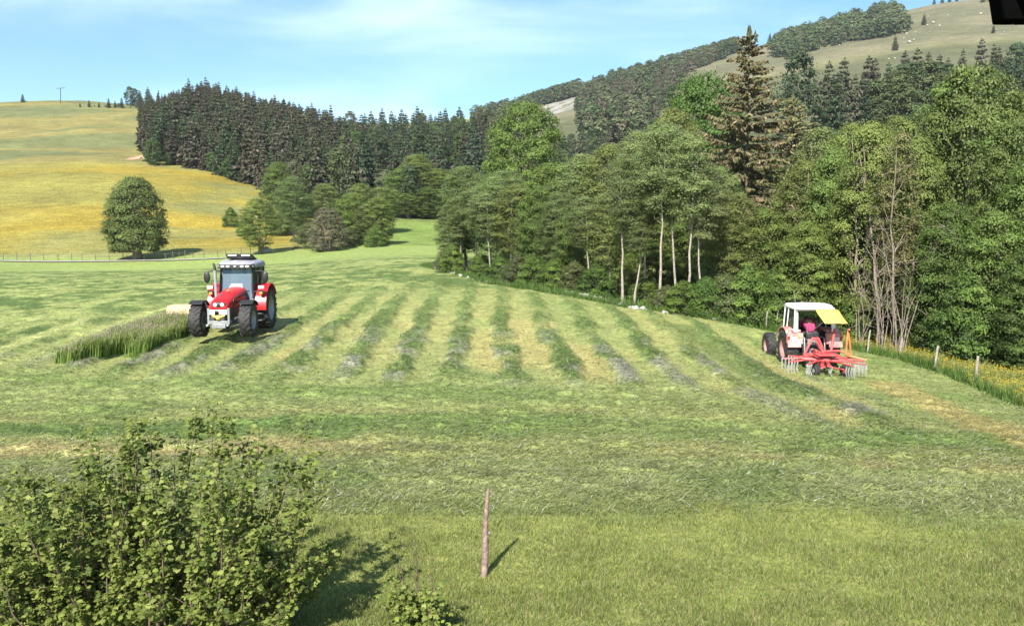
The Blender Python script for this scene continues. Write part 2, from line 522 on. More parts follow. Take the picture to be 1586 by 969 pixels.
M = {}
M['field'] = ground_mat('field_soil_and_stubble', [(1.4, .80, 1.2, (1, 1, 1)), (9, .7, 1.3, (.5, 1, 1)), (45, .6, 1.4, (1, 1, 1))], .45, .05)
M['hill'] = ground_mat('hill_pasture', [(.06, .82, 1.18, (1, 1, 3.5)), (.5, .75, 1.25, (.5, 1, 1)), (2.2, .55, 1.45, (1, 1, 1))], .7, .3)
M['grass'] = leafy('grass_blades', .35, .55, .3, .0, .0)
M['leaf'] = leafy('broad_leaves', .40, .5, .30, .20, .014)
M['needle'] = leafy('needles', .22, .7, .15, .28, .02)
M['bark_pale'] = paint('pale_bark', (.30, .27, .22), .9, var=.4, scale=9, dirt=(.10, .085, .07), dirt_amt=.4, bump=.6)
M['bark'] = paint('brown_bark', (.13, .10, .075), .95, var=.4, scale=9, bump=.8)
M['bark_grey'] = paint('grey_bark', (.23, .185, .15), .95, var=.4, scale=7, dirt=(.09, .075, .06), dirt_amt=.4, bump=.7)
M['twig'] = paint('bush_twig', (.11, .075, .055), .85, var=.3, scale=20)
M['post'] = paint('weathered_post', (.27, .19, .165), .95, var=.45, scale=16, dirt=(.13, .085, .07), dirt_amt=.5, bump=.9)
M['post_grey'] = paint('grey_post', (.29, .255, .215), .95, var=.3, scale=14, bump=.8)
M['stone'] = paint('limestone', (.34, .325, .30), .95, var=.35, scale=5, dirt=(.20, .20, .15), dirt_amt=.4, bump=.8)
M['wire'] = paint('wire', (.25, .24, .23), .5, .8)
# ------------------------------------------------------------------ ground sheets
def grid_sheet(name, A, Y, hf, cf, mat):
    AA, YY = np.meshgrid(A, Y)
    X = AA * YY
    Z = T(X, YY) + hf(X, YY)
    V = np.stack([X, YY, Z], -1).reshape(-1, 3)
    C = cf(X, YY).reshape(-1, 3)
    r, c = AA.shape
    i = np.arange(r * c).reshape(r, c)
    Q = np.stack([i[:-1, :-1], i[:-1, 1:], i[1:, 1:], i[1:, :-1]], -1).reshape(-1, 4)
    return link(name, mesh_np(name, V, Q, mat, C, True))

A_cols = np.concatenate([np.linspace(-1.15, -.72, 40)[:-1], np.linspace(-.72, .72, 900), np.linspace(.72, 1.15, 40)[1:]])
Y_near = np.concatenate([np.linspace(2.5, 8, 24)[:-1], np.exp(np.linspace(math.log(8), math.log(60), 520))[:-1], np.exp(np.linspace(math.log(60), math.log(125), 70))])
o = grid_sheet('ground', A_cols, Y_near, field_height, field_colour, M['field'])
tag(o, 'mown hay meadow with rows of cut grass', None, None, 'structure')

def hill_colour(x, y):
    a = x / y
    n1 = fbm(x * .02, y * .035, 201, 4); n2 = fbm(x * .1, y * .1, 203, 3)
    n3 = fbm(x * .012 + 5, y * .05, 207, 3)
    c = np.broadcast_to(np.array((.21, .215, .075)), x.shape + (3,)).copy()
    # flower meadow on the lower slope, dimmer green pasture above it
    left = sstep(-.22, -.30, a + (n2 - .5) * .05)
    ye = left * sstep(127, 131, y) * sstep(244, 222, y + (n1 - .5) * 20)
    yel = lerp(np.array((.198, .182, .046)), np.array((.235, .180, .028)), sstep(.40, .60, n1 * .6 + n3 * .4)[..., None])
    gp = sstep(.55, .66, fbm(x * .03 + 9, y * .05, 211, 3)) * .6
    yel = lerp(yel, np.array((.155, .165, .060)), gp[..., None])
    c = lerp(c, yel, ye[..., None])
    up = left * sstep(226, 240, y + (n1 - .5) * 16) * sstep(520, 460, y)
    upc = lerp(np.array((.128, .138, .056)), np.array((.195, .170, .058)), sstep(.42, .62, n3)[..., None])
    c = lerp(c, upc, up[..., None])
    # pasture strip close to the track stays green
    mid = sstep(-.28, -.16, a) * sstep(200, 165, y)
    c = lerp(c, np.array((.155, .215, .052)), mid[..., None])
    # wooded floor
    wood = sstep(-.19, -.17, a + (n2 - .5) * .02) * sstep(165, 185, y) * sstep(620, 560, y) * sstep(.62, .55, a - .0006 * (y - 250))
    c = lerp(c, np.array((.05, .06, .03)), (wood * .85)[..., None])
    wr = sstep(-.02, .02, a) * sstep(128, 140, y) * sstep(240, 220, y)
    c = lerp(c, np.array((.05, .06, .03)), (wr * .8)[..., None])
    # high mountain pasture
    mt = sstep(-.05, .02, a) * sstep(300, 380, y) * (1 - wood * .7)
    mc = lerp(np.array((.112, .110, .062)), np.array((.148, .136, .082)), sstep(.4, .62, fbm(x * .015, y * .02, 221, 4))[..., None])
    c = lerp(c, mc, mt[..., None])
    # scree under the ridge wood, bare earth on the left hill
    sc = sstep(70, 30, np.hypot(x - SCREE[0], (y - SCREE[1]) * .5) + (n2 - .5) * 40)
    c = lerp(c, np.array((.26, .25, .22)), (sc * sstep(.35, .55, n2))[..., None])
    be = sstep(1.0, .4, np.hypot((x - EARTH[0]) / 2.5, (y - EARTH[1]) / 8) + (n2 - .5) * .6)
    c = lerp(c, np.array((.50, .30, .21)), be[..., None])
    return np.clip(c * (.85 + .3 * n2)[..., None], .01, .6)
SCREE = (hit(852, 158, 300)[0], 780.0)
EARTH = hit(215, 246, 130)
Y_far = np.concatenate([np.exp(np.linspace(math.log(125), math.log(480), 260))[:-1], np.exp(np.linspace(math.log(480), math.log(1600), 130))])
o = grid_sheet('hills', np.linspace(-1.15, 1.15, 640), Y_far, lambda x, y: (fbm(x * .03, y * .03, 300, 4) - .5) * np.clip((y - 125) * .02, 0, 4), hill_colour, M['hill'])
tag(o, 'pasture hill with yellow flowers and grassy mountain', None, None, 'structure')

# farm track along the far edge of the field
def ribbon(name, pts, w, mat, label):
    V = []; Fq = []
    for k, (x, y) in enumerate(pts):
        for s in (-1, 1):
            V.append((x, y + s * w / 2, float(T(np.array([x]), np.array([y + s * w / 2]))[0]) + .12))
        if k: Fq.append((2 * k - 2, 2 * k, 2 * k + 1, 2 * k - 1))
    return tag(link(name, mesh_np(name, np.array(V), np.array(Fq), mat, None, True)), label, None, None, 'structure')
M['gravel'] = paint('gravel', (.27, .25, .21), .95, var=.25, scale=1.5)
tk = []
for u in range(-60, 360, 12):
    a, _ = ray(u, 400); yy = 119.5 - max(0, u - 200) * .01
    tk.append((a * yy, yy))
ribbon('track', tk, 1.7, M['gravel'], 'pale gravel farm track along the foot of the yellow hill')

# ------------------------------------------------------------------ grass as geometry
rng = np.random.default_rng(7)
def blades(P, h, w, lean, col, tipcol=None):
    n = len(P); ang = rng.uniform(0, 2 * np.pi, n)
    b = np.stack([np.cos(ang), np.sin(ang), np.zeros(n)], -1) * (w / 2)[:, None]
    tip = P + lean; tip[:, 2] += h
    V = np.stack([P - b, P + b, tip], 1).reshape(-1, 3)
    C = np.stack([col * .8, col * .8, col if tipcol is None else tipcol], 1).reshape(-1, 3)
    return V, np.arange(3 * n).reshape(-1, 3), C

def scatter(n, y0, y1, power, amax=1.0):
    u = rng.random(n)
    k = 1 - power
    y = (y0 ** k + u * (y1 ** k - y0 ** k)) ** (1 / k)
    x = rng.uniform(-amax, amax, n) * y
    return x, y

def ground_pts(x, y):
    return np.stack([x, y, T(x, y) + field_height(x, y)], -1)

# short lawn in front
x, y = scatter(420000, 8.0, 13.2, 1.2)
keep = rng.random(len(x)) < sstep(13.3, 12.3, y + (fbm(x * .25, y * .25, 51, 3) - .5) * 1.5 + .0035 * x * x)
x, y = x[keep], y[keep]
P = ground_pts(x, y); P[:, 2] -= .005
n = len(x)
clump = fbm(x * 2.2, y * 2.2, 401, 3)
h = rng.uniform(.02, .085, n) * (.4 + 1.2 * clump)
la = rng.uniform(0, 2 * np.pi, n); ll = rng.uniform(.01, .07, n)
col = field_colour(x, y) * (rng.uniform(.6, 1.3, n) ** 1.5)[:, None] * (.72 + .56 * fbm(x * 1.1, y * 1.4, 403, 4))[:, None]
straw = rng.random(n) < .20
col[straw] = np.array((.38, .35, .19)) * rng.uniform(.7, 1.2, straw.sum())[:, None]
grn = rng.random(n) < .3
col[grn] *= np.array((.62, .90, .60))
V, Fc, C = blades(P, h, rng.uniform(.005, .012, n), np.stack([np.cos(la) * ll, np.sin(la) * ll, 0 * ll], -1), col)
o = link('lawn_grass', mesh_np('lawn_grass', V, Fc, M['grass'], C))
tag(o, 'short green lawn grass along the front of the picture', 'grass', None, 'stuff')

# cut grass lying on the field
x, y = scatter(540000, 12.2, 75, 2.3)
bf = beyond_fence(x, y)
sw, z, nn = field_masks(x, y)
dens = np.clip(.45 + .55 * sw * z + .25 * (1 - z), 0, 1) * (bf < -.3) * sstep(12.0, 13.2, y + (fbm(x * .25, y * .25, 51, 3) - .5) * 1.5)
keep = rng.random(len(x)) < dens
x, y = x[keep], y[keep]; sw, z = sw[keep], z[keep]; n = len(x)
P = ground_pts(x, y)
col = field_colour(x, y)
col = col * (rng.uniform(.66, 1.28, n) ** 1.7)[:, None]
straw = rng.random(n) < .10 * (1 - .5 * sw * z)
col[straw] = np.array((.42, .42, .27)) * rng.uniform(.7, 1.1, straw.sum())[:, None]
wh = rng.random(n) < .012 * sstep(20, 13, y); col[wh] = (.62, .60, .56)
la = np.where(rng.random(n) < .45, rng.normal(0, .6, n), rng.uniform(0, 6.28, n))
la = np.where((z > .5), la + np.pi / 2 * (rng.random(n) < .6), la)
ll = rng.uniform(.06, .24, n) * (1 + .5 * sw * z) * np.interp(y, [12, 16], [.7, 1])
h = rng.uniform(.0, .07, n) + .05 * sw * z * rng.random(n)
P[:, 2] += rng.uniform(0, .03, n)
w = rng.uniform(.008, .018, n) * (1 + y / 28)
V, Fc, C = blades(P, h, w, np.stack([np.cos(la) * ll, np.sin(la) * ll, 0 * ll], -1), col)
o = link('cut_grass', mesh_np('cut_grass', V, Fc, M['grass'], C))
tag(o, 'loose cut grass and straw lying across the mown meadow', 'cut grass', None, 'stuff')

# uncut strip beside the red tractor
def in_poly(x, y, poly):
    r = np.zeros(len(x), bool); j = len(poly) - 1
    for i in range(len(poly)):
        xi, yi = poly[i][:2]; xj, yj = poly[j][:2]
        c = ((yi > y) != (yj > y)) & (x < (xj - xi) * (y - yi) / (yj - yi + 1e-9) + xi)
        r ^= c; j = i
    return r
def tall(n, poly, hmin, hmax, w, cb, ct, head, headp, density=None, rag=.5):
    xs = [p[0] for p in poly]; ys = [p[1] for p in poly]
    x = rng.uniform(min(xs), max(xs), n); y = rng.uniform(min(ys), max(ys), n)
    k = in_poly(x + (vnoise(x * 1.5, y * 1.5, 5) - .5) * rag, y + (vnoise(x * 2.5, y * 2.5, 6) - .5) * rag + rng.normal(0, rag * .12, n), poly)
    if density is not None: k &= rng.random(n) < density(x, y)
    x, y = x[k], y[k]; n = len(x)
    P = ground_pts(x, y)
    h = rng.uniform(hmin, hmax, n) * (.65 + .6 * vnoise(x * .9, y * .9, 77)) * np.interp(x, [-16.0, -13.6], [.40, 1.0])
    la = rng.normal(.4, 1.2, n); ll = h * rng.uniform(.05, .35, n)
    ang = rng.uniform(0, 2 * np.pi, n)
    b = np.stack([np.cos(ang), np.sin(ang), 0 * ang], -1) * (rng.uniform(.6, 1.3, n) * w / 2)[:, None]
    L = np.stack([np.cos(la) * ll, np.sin(la) * ll, 0 * ll], -1)
    mid = P + L * .3; mid[:, 2] += h * .6
    tip = P + L; tip[:, 2] += h
    V = np.stack([P - b, P + b, mid - b * .8, mid + b * .8, tip], 1)
    f = np.arange(n)[:, None] * 5
    Q = f + np.array([0, 1, 3, 2]); R = f + np.array([2, 3, 4])
    v = rng.uniform(.65, 1.35, n)[:, None]
    cb_ = np.array(cb) * v; ct_ = np.array(ct) * v
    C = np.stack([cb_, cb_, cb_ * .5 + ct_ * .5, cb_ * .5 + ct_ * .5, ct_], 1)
    V = V.reshape(-1, 3); C = C.reshape(-1, 3); Fs = [Q, R]
    if head:
        hk = rng.random(n) < headp; m = hk.sum(); hp = tip[hk]
        s = rng.uniform(head[0] * .7, head[0] * 1.3, m)
        up = np.stack([rng.normal(0, .25, m), rng.normal(0, .25, m), np.ones(m)], -1) * (s * head[1])[:, None]
        an = rng.uniform(0, 6.28, m); bb = np.stack([np.cos(an), np.sin(an), 0 * an], -1) * s[:, None]
        cc = np.stack([-np.sin(an), np.cos(an), 0 * an], -1) * s[:, None]
        HV = np.stack([hp - up, hp + bb, hp + cc, hp - bb, hp - cc, hp + up], 1).reshape(-1, 3)
        g = len(V) + np.arange(m)[:, None] * 6
        T3 = np.concatenate([g + np.array(t) for t in [(0, 2, 1), (0, 3, 2), (0, 4, 3), (0, 1, 4), (5, 1, 2), (5, 2, 3), (5, 3, 4), (5, 4, 1)]])
        HC = np.repeat(np.array(head[2]) * rng.uniform(.7, 1.3, m)[:, None], 6, 0)
        V = np.concatenate([V, HV]); C = np.concatenate([C, HC]); Fs.append(T3)
    return V, Fs, C
strip = [hit(105, 566), hit(200, 549), hit(286, 528), hit(290, 500), hit(215, 521), hit(150, 540), hit(105, 556)]
V, Fs, C = tall(52000, strip, .32, .86, .022, (.13, .235, .034), (.23, .275, .08), (.012, 4.0, (.32, .28, .21)), .16, None, 1.7)
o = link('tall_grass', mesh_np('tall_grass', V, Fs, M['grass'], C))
tag(o, 'strip of tall uncut grass with purplish seed heads beside the red tractor', 'tall grass', None, 'stuff')

# flower meadow beyond the fence
mp = [(p[0], p[1] + .25) for p in FENCE_PT[:8]] + [(13.0, 41.0), (17, 40.0), (30, 36.0), (30, 14.0), (16.0, 14.0)]
V, Fs, C = tall(120000, mp, .25, .55, .02, (.12, .17, .035), (.26, .265, .08), (.024, .7, (.55, .42, .03)), .20)
o = link('meadow_grass', mesh_np('meadow_grass', V, Fs, M['grass'], C))
tag(o, 'uncut meadow of yellow flowers behind the wire fence', 'flower meadow', None, 'stuff')
# rough fringe along fence and wood edge
fr = []
for k in range(len(FENCE_PT) - 1):
    a, b = FENCE_PT[k], FENCE_PT[k + 1]
    m = 500 if k < 7 else 1300
    t = rng.random(m)
    fr.append(np.stack([a[0] + (b[0] - a[0]) * t + rng.normal(0, .18, m), a[1] + (b[1] - a[1]) * t + rng.normal(0.15, .3, m)], -1))
fr = np.concatenate(fr); x, y = fr[:, 0], fr[:, 1]; n = len(x)
P = ground_pts(x, y); h = rng.uniform(.15, .5, n) * (.5 + vnoise(x * 1.3, y * 1.3, 9))
la = rng.uniform(0, 6.28, n)
V, Fc, C = blades(P, h, rng.uniform(.02, .05, n), np.stack([np.cos(la) * h * .4, np.sin(la) * h * .4, 0 * h], -1), np.array((.085, .15, .03)) * rng.uniform(.6, 1.6, n)[:, None])
o = link('fringe_grass', mesh_np('fringe_grass', V, Fc, M['grass'], C))
tag(o, 'dark green rough grass growing along the fence posts and wood edge', 'rough grass', None, 'stuff')
# ------------------------------------------------------------------ trees
def tube_np(pts, rad, n=6):
    pts = np.asarray(pts, float); m = len(pts)
    tang = np.gradient(pts, axis=0); tang /= np.linalg.norm(tang, axis=1, keepdims=True) + 1e-9
    ref = np.array((1.0, .2, .1)); ref = ref - tang[0] * ref.dot(tang[0])
    V = []
    for i in range(m):
        a = ref - tang[i] * ref.dot(tang[i]); a /= np.linalg.norm(a) + 1e-9; ref = a
        b = np.cross(tang[i], a)
        k = np.arange(n) * 2 * np.pi / n
        V.append(pts[i] + rad[i] * (np.cos(k)[:, None] * a + np.sin(k)[:, None] * b))
    V = np.concatenate(V)
    i = np.arange(m - 1)[:, None] * n; j = np.arange(n)[None]; j2 = (j + 1) % n
    Q = np.stack([i + j, i + j2, i + n + j2, i + n + j], -1).reshape(-1, 4)
    return V, Q

class Geo:
    def __init__(s): s.V = []; s.F = {}; s.C = []; s.n = 0; s.MI = {}
    def add(s, V, Fc, col, mi=0):
        V = np.asarray(V, float); Fc = np.asarray(Fc)
        if not len(V): return
        k = Fc.shape[1]
        s.F.setdefault(k, []).append(Fc + s.n); s.MI.setdefault(k, []).append(np.full(len(Fc), mi))
        s.V.append(V); s.n += len(V)
        c = np.asarray(col, float)
        s.C.append(np.broadcast_to(c, (len(V), 3)) if c.ndim == 1 else c)
    def mesh(s, name, mats, smooth=False):
        ks = sorted(s.F)
        return mesh_np(name, np.concatenate(s.V), [np.concatenate(s.F[k]) for k in ks], mats, np.concatenate(s.C), smooth, np.concatenate([np.concatenate(s.MI[k]) for k in ks]))

def rand_unit(r, n):
    v = r.normal(size=(n, 3)); return v / np.linalg.norm(v, axis=1, keepdims=True)

def leaf_quads(r, P, N, size, aspect=.6, fold=.25):
    """kite shaped leaves at P facing roughly N"""
    n = len(P)
    t = np.cross(N, rand_unit(r, n)); t /= np.linalg.norm(t, axis=1, keepdims=True) + 1e-9
    b = np.cross(N, t)
    s = size[:, None]
    V = np.stack([P - t * s * .5, P + b * s * aspect * .5 - N * s * fold * .4, P + t * s * .5, P - b * s * aspect * .5 - N * s * fold * .4], 1).reshape(-1, 3)
    return V, np.arange(4 * n).reshape(-1, 4)

def broadleaf(seed, H, R, h0, prof, nclump, nleaf, lsize, col, colvar=.35, trunk_r=.18, stems=1, clump_r=.24, bright=None, lean=0.0, bark='bark', droop=0.0, limb_n=26, squash=.85, fill=.22):
    """trunk mesh and crown mesh of one broadleaved tree, base at the origin"""
    r = np.random.default_rng(seed)
    tg, cg = Geo(), Geo()
    tops = []
    for s in range(stems):
        dx, dy = (r.normal(0, .05 * H, 2) if stems > 1 else r.normal(0, .02 * H, 2))
        ox, oy = (r.normal(0, .25, 2) if stems > 1 else (0, 0))
        k = np.linspace(0, 1, 9)
        w = np.cumsum(r.normal(0, (.005 if bark == 'bark_pale' else .012) * H, (9, 2)), 0); w[0] = 0
        pts = np.stack([ox + dx * k + w[:, 0] + lean * H * k, oy + dy * k + w[:, 1], k * H * .93 - .3 * (k == 0)], -1)
        rad = trunk_r * (1.0 - .85 * k) * (1 + .5 * np.exp(-k * 14)) * (1 if s == 0 else .7)
        V, Q = tube_np(pts, rad, 8); tg.add(V, Q, (1, 1, 1)); tops.append((pts, rad))
    cc = []
    while len(cc) < nclump:
        t = r.random(); hh = h0 + (H - h0) * t
        rr = R * prof(t)
        if r.random() > (rr / R) ** .7 + .05: continue
        q = rr * (r.uniform(.25, 1) ** .5); th = r.uniform(0, 2 * np.pi)
        tr = R * clump_r * r.uniform(.65, 1.35)
        q = max(0, q - tr * .5)
        cc.append((q * math.cos(th) + lean * hh, q * math.sin(th), hh - tr * .3, tr))
    cc = np.array(cc)
    per = np.maximum((nleaf * cc[:, 3] ** 2 / (cc[:, 3] ** 2).sum()).astype(int), 3)
    for i, (x, y, z, tr) in enumerate(cc):
        n = per[i]
        d = rand_unit(r, n); d[:, 2] = np.where(d[:, 2] < -.25, -d[:, 2] * .6, d[:, 2])
        rad = tr * r.uniform(.35, 1.05, n) ** .6
        P = np.array((x, y, z)) + d * rad[:, None] * np.array((1, 1, squash))
        P[:, 2] -= droop * rad * r.random(n)
        outw = np.array((x, y, 0)) / (math.hypot(x, y) + .3)
        N = d * .8 + outw * .35 + np.array((0, 0, .45)) + r.normal(0, .32, (n, 3))
        N /= np.linalg.norm(N, axis=1, keepdims=True)
        V, Q = leaf_quads(r, P, N, lsize * r.uniform(.65, 1.35, n))
        base = np.array(col) * r.uniform(1 - colvar * 1.3, 1 + colvar * 1.3)
        if bright is not None and r.random() < .35: base = np.array(bright) * r.uniform(.8, 1.2)
        cg.add(V, Q, np.repeat(base * r.uniform(.82, 1.18, n)[:, None], 4, 0))
    nf = int(nleaf * fill)
    t = r.random(nf); hh = h0 + (H - h0) * t; th = r.uniform(0, 6.2832, nf)
    rr = R * np.array([prof(q) for q in t]) * r.uniform(.2, 1.0, nf) ** .45
    P = np.stack([rr * np.cos(th) + lean * hh, rr * np.sin(th), hh], -1) + r.normal(0, .04 * R, (nf, 3))
    N = np.stack([np.cos(th), np.sin(th), .5 + 0 * th], -1) + r.normal(0, .6, (nf, 3)); N /= np.linalg.norm(N, axis=1, keepdims=True)
    V, Q = leaf_quads(r, P, N, lsize * r.uniform(.6, 1.3, nf))
    cg.add(V, Q, np.repeat(np.array(col) * r.uniform(.6, 1.3, nf)[:, None], 4, 0))
    for i in r.permutation(len(cc))[:limb_n]:
        x, y, z, tr = cc[i]
        pts, rad = tops[r.integers(len(tops))]
        zs = max(h0 * .5, z - math.hypot(x, y) * r.uniform(.5, 1.0))
        k = int(np.argmin(np.abs(pts[:, 2] - zs)))
        if k == 0: k = 1
        a = pts[k]; b = np.array((x, y, z))
        m = (a + b) / 2 + np.array((0, 0, .12 * np.linalg.norm(b - a))) + r.normal(0, .06, 3) * R
        V, Q = tube_np(np.array([a, m, b]), np.array([rad[k] * .45, rad[k] * .28, .012]), 5); tg.add(V, Q, (1, 1, 1))
    return tg.mesh('trunk', M[bark], True), cg.mesh('crown', M['leaf'])

def spruce(seed, H, R, whorls, per, sprays, col, brown, fbrown, h0=.06, near=True, trunk_r=.16, ssize=.32):
    r = np.random.default_rng(seed)
    tg, cg = Geo(), Geo()
    k = np.linspace(0, 1, 8)
    pts = np.stack([.012 * H * np.sin(k * 3), 0 * k, k * H - .3 * (k == 0)], -1)
    V, Q = tube_np(pts, trunk_r * (1.02 - k) * (1 + .4 * np.exp(-k * 12)), 7 if near else 5); tg.add(V, Q, (1, 1, 1))
    for w in range(whorls):
        t = (w + r.uniform(0, .8)) / whorls
        z = H * (h0 + (1 - h0) * t * .985)
        L0 = R * (1 - t) ** .85 * (1 if t > .12 else .6 + 3.2 * t) * (.75 + .5 * r.random()) + .02 * H
        a0 = r.uniform(0, 6.28)
        for b in range(per):
            L = L0 * (r.uniform(.45, 1.25) if near else r.uniform(.6, 1.15))
            if near: z = H * (h0 + (1 - h0) * min(.985, max(0, t + r.uniform(-.9, .9) / whorls)) * .985)
            if r.random() < .06: continue
            th = a0 + (b + r.uniform(-.3, .3)) * 2 * np.pi / per
            up = lerp(-.05, .55, t ** 2); sag = lerp(.55, .12, t)
            q = np.linspace(.0, 1, 5)
            out = np.array((math.cos(th), math.sin(th), 0)); side = np.array((-math.sin(th), math.cos(th), 0))
            bp = np.array((.012 * H * math.sin(t * 3), 0, z)) + out * (L * q)[:, None]
            bp[:, 2] += L * (up * q - sag * q ** 2 + .22 * q ** 4 * (1 if t < .8 else 0))
            if near:
                V, Q = tube_np(bp, .03 * (1.1 - q) * (.4 + L / R), 4); tg.add(V, Q, (1, 1, 1))
            ns = max(8 if near else 4, int(sprays * (.35 + .65 * min(1.2, L / R))))
            u = r.uniform(.12, 1.0, ns) ** .8
            P = np.stack([np.interp(u, q, bp[:, i]) for i in range(3)], -1)
            sd = np.where(r.random(ns) < .5, 1, -1)
            hang = r.uniform(.35, 1.5 if near else 1.1, ns)
            D = out * r.uniform(.2, .8, ns)[:, None] + side * (sd * r.uniform(.1, .9, ns))[:, None] - np.array((0, 0, 1)) * hang[:, None]
            D /= np.linalg.norm(D, axis=1, keepdims=True)
            ln = ssize * r.uniform(.6, 1.4, ns) * (.30 + .80 * min(1, L / R))
            Wd = np.cross(D, rand_unit(r, ns)); Wd /= np.linalg.norm(Wd, axis=1, keepdims=True)
            wd = (ln * (r.uniform(.13, .24, ns) if near else r.uniform(.2, .34, ns)))[:, None]; ln = ln[:, None]
            V = np.stack([P, P + D * ln * .45 + Wd * wd, P + D * ln, P + D * ln * .45 - Wd * wd], 1).reshape(-1, 3)
            c = np.where((r.random(ns) < fbrown)[:, None], np.array(brown), np.array(col)) * r.uniform(.6, 1.4, ns)[:, None]
            cg.add(V, np.arange(4 * ns).reshape(-1, 4), np.repeat(c, 4, 0))
    m = 26; P = np.stack([r.normal(0, .012 * H, m) , r.normal(0, .012 * H, m), H * (1 - .05 * r.random(m) ** 1.5)], -1); P[:, :2] *= ((H * 1.01 - P[:, 2:3]) / (.05 * H))
    s_ = .012 * H
    V = np.stack([P - np.array((s_ * .35, 0, 0)), P + np.array((0, s_ * .35, 0)), P + np.array((0, 0, s_ * 1.4)), P - np.array((0, s_ * .35, 0))], 1).reshape(-1, 3)
    cg.add(V, np.arange(4 * m).reshape(-1, 4), np.array(col) * 1.0)
    return tg.mesh('trunk', M['bark'], True), cg.mesh('crown', M['needle'])

def merge(tr, cr, name, mats):
    """one mesh out of trunk and crown for trees only a few pixels wide"""
    g = Geo()
    for me, mi in ((tr, 0), (cr, 1)):
        n = len(me.vertices); V = np.empty(n * 3, np.float32); me.vertices.foreach_get('co', V)
        Q = np.empty(len(me.polygons) * 4, np.int32); me.loops.foreach_get('vertex_index', Q)
        C = np.empty(n * 4, np.float32); me.color_attributes['Col'].data.foreach_get('color', C)
        g.add(V.reshape(-1, 3), Q.reshape(-1, 4), C.reshape(-1, 4)[:, :3], mi)
    return g.mesh(name, mats)

P_ROUND = lambda t: min(1, .7 + t) * (1 - max(0, (t * .99 - .66) / .34) ** 2.2) ** .5
P_EGG = lambda t: min(1, .6 + 1.1 * t) * (1 - max(0, (t * .985 - .3) / .7) ** 2.4) ** .5
P_TALL = lambda t: min(1, .5 + 1.5 * t) * (1 - (t * .99) ** 4.5) ** .55
P_SHRUB = lambda t: (1 - t ** 2.2) ** .6
P_DOME = lambda t: (1 - (t * .98) ** 2.6) ** .5 * min(1, .75 + 1.2 * t)

G_BRIGHT = (.098, .160, .032); G_GREY = (.155, .205, .070); G_OLIVE = (.170, .205, .060)
PROTO = {}
def proto(key, builder):
    if key not in PROTO: PROTO[key] = builder()
    return PROTO[key]

KINDS = {
 # near trees: builder, design height, design radius
 'maple':   (lambda: broadleaf(1, 12, 4.2, 1.0, P_ROUND, 230, 36000, .19, G_BRIGHT, .25, .24, clump_r=.165, bright=(.125, .20, .04)), 12, 4.2),
 'maple2':  (lambda: broadleaf(2, 12, 3.6, .5, P_EGG, 210, 34000, .18, (.122, .172, .040), .3, .2, clump_r=.18, bright=(.14, .205, .045)), 12, 3.6),
 'alder':   (lambda: broadleaf(3, 13, 2.6, 2.6, P_TALL, 190, 27000, .13, G_GREY, .25, .13, clump_r=.21, bark='bark_pale', limb_n=40), 13, 2.6),
 'alder2':  (lambda: broadleaf(4, 13, 2.4, 3.6, P_TALL, 170, 24000, .13, G_OLIVE, .25, .12, stems=2, clump_r=.22, bark='bark_pale', limb_n=40), 13, 2.4),
 'birch':   (lambda: broadleaf(5, 14, 2.1, 7.4, P_TALL, 100, 15000, .12, (.160, .205, .074), .25, .105, clump_r=.25, bark='bark_pale', limb_n=34), 14, 2.1),
 'birch2':  (lambda: broadleaf(6, 14, 1.9, 7.0, P_TALL, 85, 12500, .12, (.168, .205, .078), .25, .095, clump_r=.26, bark='bark_pale', lean=.03, limb_n=34), 14, 1.9),
 'ash':     (lambda: broadleaf(7, 13, 3.1, 2.0, P_EGG, 165, 26000, .16, (.148, .188, .048), .28, .2, stems=2, clump_r=.195, bark='bark_grey', limb_n=46, bright=(.15, .21, .05)), 13, 3.1),
 'big':     (lambda: broadleaf(8, 13, 3.7, .3, P_ROUND, 300, 46000, .17, (.140, .178, .044), .25, .26, clump_r=.145, bright=(.15, .21, .05), bark='bark_grey'), 13, 3.7),
 'hazel':   (lambda: broadleaf(9, 4, 2.0, .1, P_SHRUB, 90, 11000, .15, (.092, .150, .032), .3, .06, stems=4, clump_r=.23, bright=(.14, .22, .04)), 4, 2.0),
 'hazel2':  (lambda: broadleaf(10, 4, 1.9, .1, P_SHRUB, 80, 9000, .13, (.120, .145, .055), .3, .05, stems=4, clump_r=.24), 4, 1.9),
 'lone':    (lambda: broadleaf(11, 12, 4.9, 1.5, P_DOME, 240, 46000, .25, (.120, .155, .044), .3, .6, clump_r=.175, bark='bark_grey', fill=.2), 12, 4.9),
 'grey':    (lambda: broadleaf(12, 10, 3.8, .6, P_DOME, 170, 17000, .22, (.19, .175, .11), .25, .3, stems=3, clump_r=.18, bark='bark_grey', limb_n=60), 10, 3.8),
 'dead':    (lambda: broadleaf(13, 13, 1.9, 5.0, P_EGG, 70, 6000, .15, (.15, .155, .06), .25, .15, stems=2, clump_r=.24, bark='bark_grey', limb_n=36), 13, 1.9),
 'spruce':  (lambda: spruce(21, 17, 3.5, 48, 9, 150, (.160, .185, .075), (.285, .235, .135), .42, near=True, trunk_r=.2, ssize=.37), 17, 3.5),
 'spruce2': (lambda: spruce(22, 16, 3.2, 42, 9, 120, (.170, .195, .075), (.28, .24, .130), .42, near=True, trunk_r=.18, ssize=.36), 16, 3.2),
}
def get(kind):
    f, H, R = KINDS[kind]
    tr, cr = proto(kind, f)
    return tr, cr, H, R

r3 = random.Random(5)
def plant(name, kind, x, y, height, radius, label, cat, group=None, rz=None, z=None, sink=.1):
    tr, cr, H, R = get(kind)
    zz = float(T(np.array([x]), np.array([y]))[0]) - sink if z is None else z
    root = empty(name, (x, y, zz), r3.uniform(0, 6.28) if rz is None else rz, (radius / R, radius / R, height / H))
    link('trunk', tr, root); link('crown', cr, root)
    tag(root, label, cat, group)
    return root

